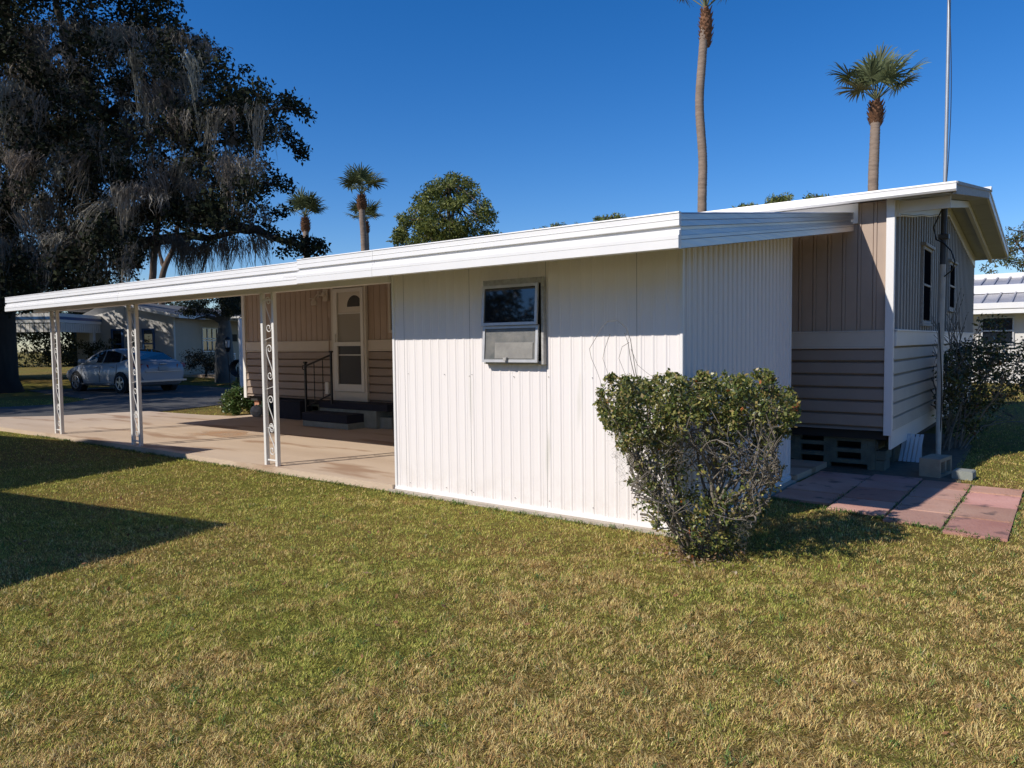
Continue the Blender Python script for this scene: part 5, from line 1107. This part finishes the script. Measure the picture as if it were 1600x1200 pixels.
# ------------------------------------------------------------------ lawn blades
def lawn():
    segs = ((1.7, 3.2, 31000, 1.0), (3.2, 5, 20000, 1.1), (5, 7.5, 8000, 1.35), (7.5, 11, 3000, 1.8), (11, 16, 700, 3.0), (16, 26, 160, 4.6))
    XY = []; SC = []
    for a, b, den, s in segs:
        area = .5*R(84)*(b*b-a*a); n = int(area*den); rad_ = np.sqrt(rng.uniform(a*a, b*b, n)); th = rng.uniform(R(-82), R(2), n)
        XY.append(np.stack([np.sin(th)*rad_, np.cos(th)*rad_], 1)); SC.append(np.full(n, s))
    XY = np.concatenate(XY); SC = np.concatenate(SC); x, y = XY.T
    drive = [(-17.3, 10.6), (-16.9, 9.3), (-16.6, 7.9), (-17.2, 6.5), (-18.1, 5.6), (-16.4, 4.99), (-13.9, 5.07), (-5.49, 5.075), (-2.20, 5.06), (-2.22, 6.86), (-1.66, 6.67), (-1.2, 6.5), (-.76, 6.34), (-.33, 6.32), (-.33, 8.55), (-.9, 8.66), (-1.0, 9.5), (-1.1, 11.6), (-1.5, 13), (-1.5, 17), (-13.6, 17), (-13.6, 8.6), (-14.4, 8.35), (-16.4, 8.2)]
    keep = ~inpoly(XY, drive)
    road = [(-16.6, 7.9), (-18, 5.6), (-19, -10), (-26, -10), (-23.2, 4.6), (-21.9, 6.6), (-21.4, 8.4), (-22.6, 9.6), (-24.8, 9.9), (-31.8, 10.8), (-34.5, 12.4), (-33.5, 15.2), (-23.5, 14.9), (-19.5, 22), (-17, 30), (-14, 30), (-21.2, 14), (-19.6, 12.2), (-17.3, 10.5), (-16.9, 9.3)]
    keep &= ~inpoly(XY, road)
    keep &= ~((x > -9.2) & (y > 29))
    XY = XY[keep]; SC = SC[keep]; x, y = XY.T; n = len(x)
    big = vnoise(x, y, 1.3, 1)*.6+vnoise(x, y, .45, 2)*.4; fine = vnoise(x, y, .12, 3)
    # drier towards the photographer, greener towards the drive and the pavers
    dry = np.clip(.60-.080*(y-2.2)+1.1*(big-.5)+.9*(fine-.5)+.05*(x+3), .07, .88)
    dry = np.where(x > -1.6, np.clip(dry+.12, 0, .9), dry)
    isdry = rng.random(n) < dry
    green = np.array([(.30, .345, .06), (.47, .46, .095), (.17, .23, .045), (.64, .57, .15)])[rng.integers(0, 4, n)]
    straw = np.array([(.68, .51, .185), (.56, .34, .13), (.78, .63, .28), (.30, .18, .08)])[rng.integers(0, 4, n)]
    col = np.where(isdry[:, None], straw, green)*rng.uniform(.75, 1.25, (n, 1))
    L = rng.uniform(.012, .031, n)*(.7+.6*fine)*SC**.25; wd = rng.uniform(.0006, .0014, n)*SC**.95
    tall = rng.random(n) < .012; L = np.where(tall, L*1.8, L)
    th = rng.uniform(0, 2*PI, n)*.55+vnoise(x, y, .09, 5)*14; lean = rng.uniform(.8, 2.1, n); d = np.stack([np.cos(th), np.sin(th), np.zeros(n)], 1); s = np.stack([-np.sin(th), np.cos(th), np.zeros(n)], 1)
    rot = rng.uniform(-.9, .9, n)[:, None]; s = s*np.cos(rot)+d*np.sin(rot)
    z0 = ground_z(x, y)+rng.uniform(-.004, .007, n)+(vnoise(x, y, .16, 6)-.35)*.016*(y < 12)
    b = np.stack([x, y, z0], 1); up = np.array([0, 0, 1.])
    m1 = b+(up*np.cos(lean*.45)[:, None]+d*np.sin(lean*.45)[:, None])*(L*.55)[:, None]
    t = m1+(up*np.cos(lean)[:, None]+d*np.sin(lean)[:, None])*(L*.5)[:, None]
    w_ = wd[:, None]
    V = np.stack([b-s*w_, b+s*w_, m1+s*w_*.8, m1-s*w_*.8, t], 1)      # 5 verts: quad + tri -> as 3 tris
    idx = np.arange(n)[:, None]*5
    Fc = np.concatenate([idx+np.array([0, 1, 2]), idx+np.array([0, 2, 3]), idx+np.array([3, 2, 4])], 0)
    C = np.repeat(col, 5, 0)
    bulk('lawn_grass', V.reshape(-1, 3), 3, 'blade', C, None, 'short mown winter lawn mixing green and straw coloured blades', 'grass', kind='stuff', faces=Fc)
    # broad-bladed weed tufts standing out of the turf
    m_ = 420; rr0 = np.sqrt(rng.uniform(2.0**2, 7.2**2, m_)); tt = rng.uniform(R(-78), R(0), m_); cxy = np.stack([np.sin(tt)*rr0, np.cos(tt)*rr0], 1); cxy = cxy[~inpoly(cxy, drive)]
    jx = np.repeat([-.322, -.755, -1.195, -1.67, -.755], [30, 34, 30, 26, 20]); jl = np.stack([jx+rng.normal(size=140)*.008, rng.uniform(6.5, 8.5, 140)], 1)
    ex = rng.uniform(-14, -2.3, 420); el2 = np.stack([ex, np.where(ex < -5.47, 5.065, 5.06)+rng.normal(size=420)*.012], 1)
    px_ = rng.uniform(-2.2, -.35, 150); pl = np.stack([px_, 6.31+(px_+.35)*-.30+rng.normal(size=150)*.012], 1); cxy = np.concatenate([cxy, jl, el2, pl])
    per = 11; nn_ = len(cxy)*per; c3 = np.repeat(cxy, per, 0)+rng.normal(size=(nn_, 2))*.014; c3 = np.concatenate([c3, np.full((nn_, 1), GZ+.004)], 1)
    a_ = rng.uniform(0, 2*PI, nn_); el_ = rng.uniform(.25, 1.0, nn_); dd_ = np.stack([np.cos(a_)*np.cos(el_), np.sin(a_)*np.cos(el_), np.sin(el_)], 1); sd = np.stack([-np.sin(a_), np.cos(a_), np.zeros(nn_)], 1); Lw = rng.uniform(.025, .06, nn_)[:, None]; ww = rng.uniform(.0015, .0032, nn_)[:, None]
    Vw = np.stack([c3-sd*ww*.5, c3+sd*ww*.5, c3+dd_*Lw*.6+sd*ww, c3+dd_*Lw+np.array([0, 0, -.006]), c3+dd_*Lw*.6-sd*ww], 1); iw = np.arange(nn_)[:, None]*5
    Fw = np.concatenate([iw+np.array([0, 1, 2]), iw+np.array([0, 2, 4]), iw+np.array([4, 2, 3])], 0); cw = np.repeat(np.array([(.10, .17, .045), (.16, .23, .06), (.07, .12, .04), (.45, .38, .2)])[rng.choice(4, nn_, p=[.4, .3, .2, .1])]*rng.uniform(.8, 1.2, (nn_, 1)), 5, 0)
    bulk('lawn_weeds', Vw.reshape(-1, 3), 3, 'blade', cw, None, 'small broad bladed weed tufts scattered through the front lawn', 'weeds', kind='stuff', faces=Fw)
    return n
NB = lawn()
print('blades', NB)
# scattered fallen leaves
n = 260; fx = rng.uniform(-7.5, 1.2, n); fy = rng.uniform(1.6, 5.0, n); P3 = np.stack([fx, fy, np.full(n, GZ+.028)], 1)
bulk('fallen_leaves', leaves(P3, rng.uniform(.02, .045, n), .6, 3), 4, 'leaf', col_of(n, [(.30, .15, .07), (.36, .24, .13), (.20, .10, .055)], [.5, .2, .3], .2), None, 'dry brown leaves scattered over the lawn', 'leaves', kind='stuff')
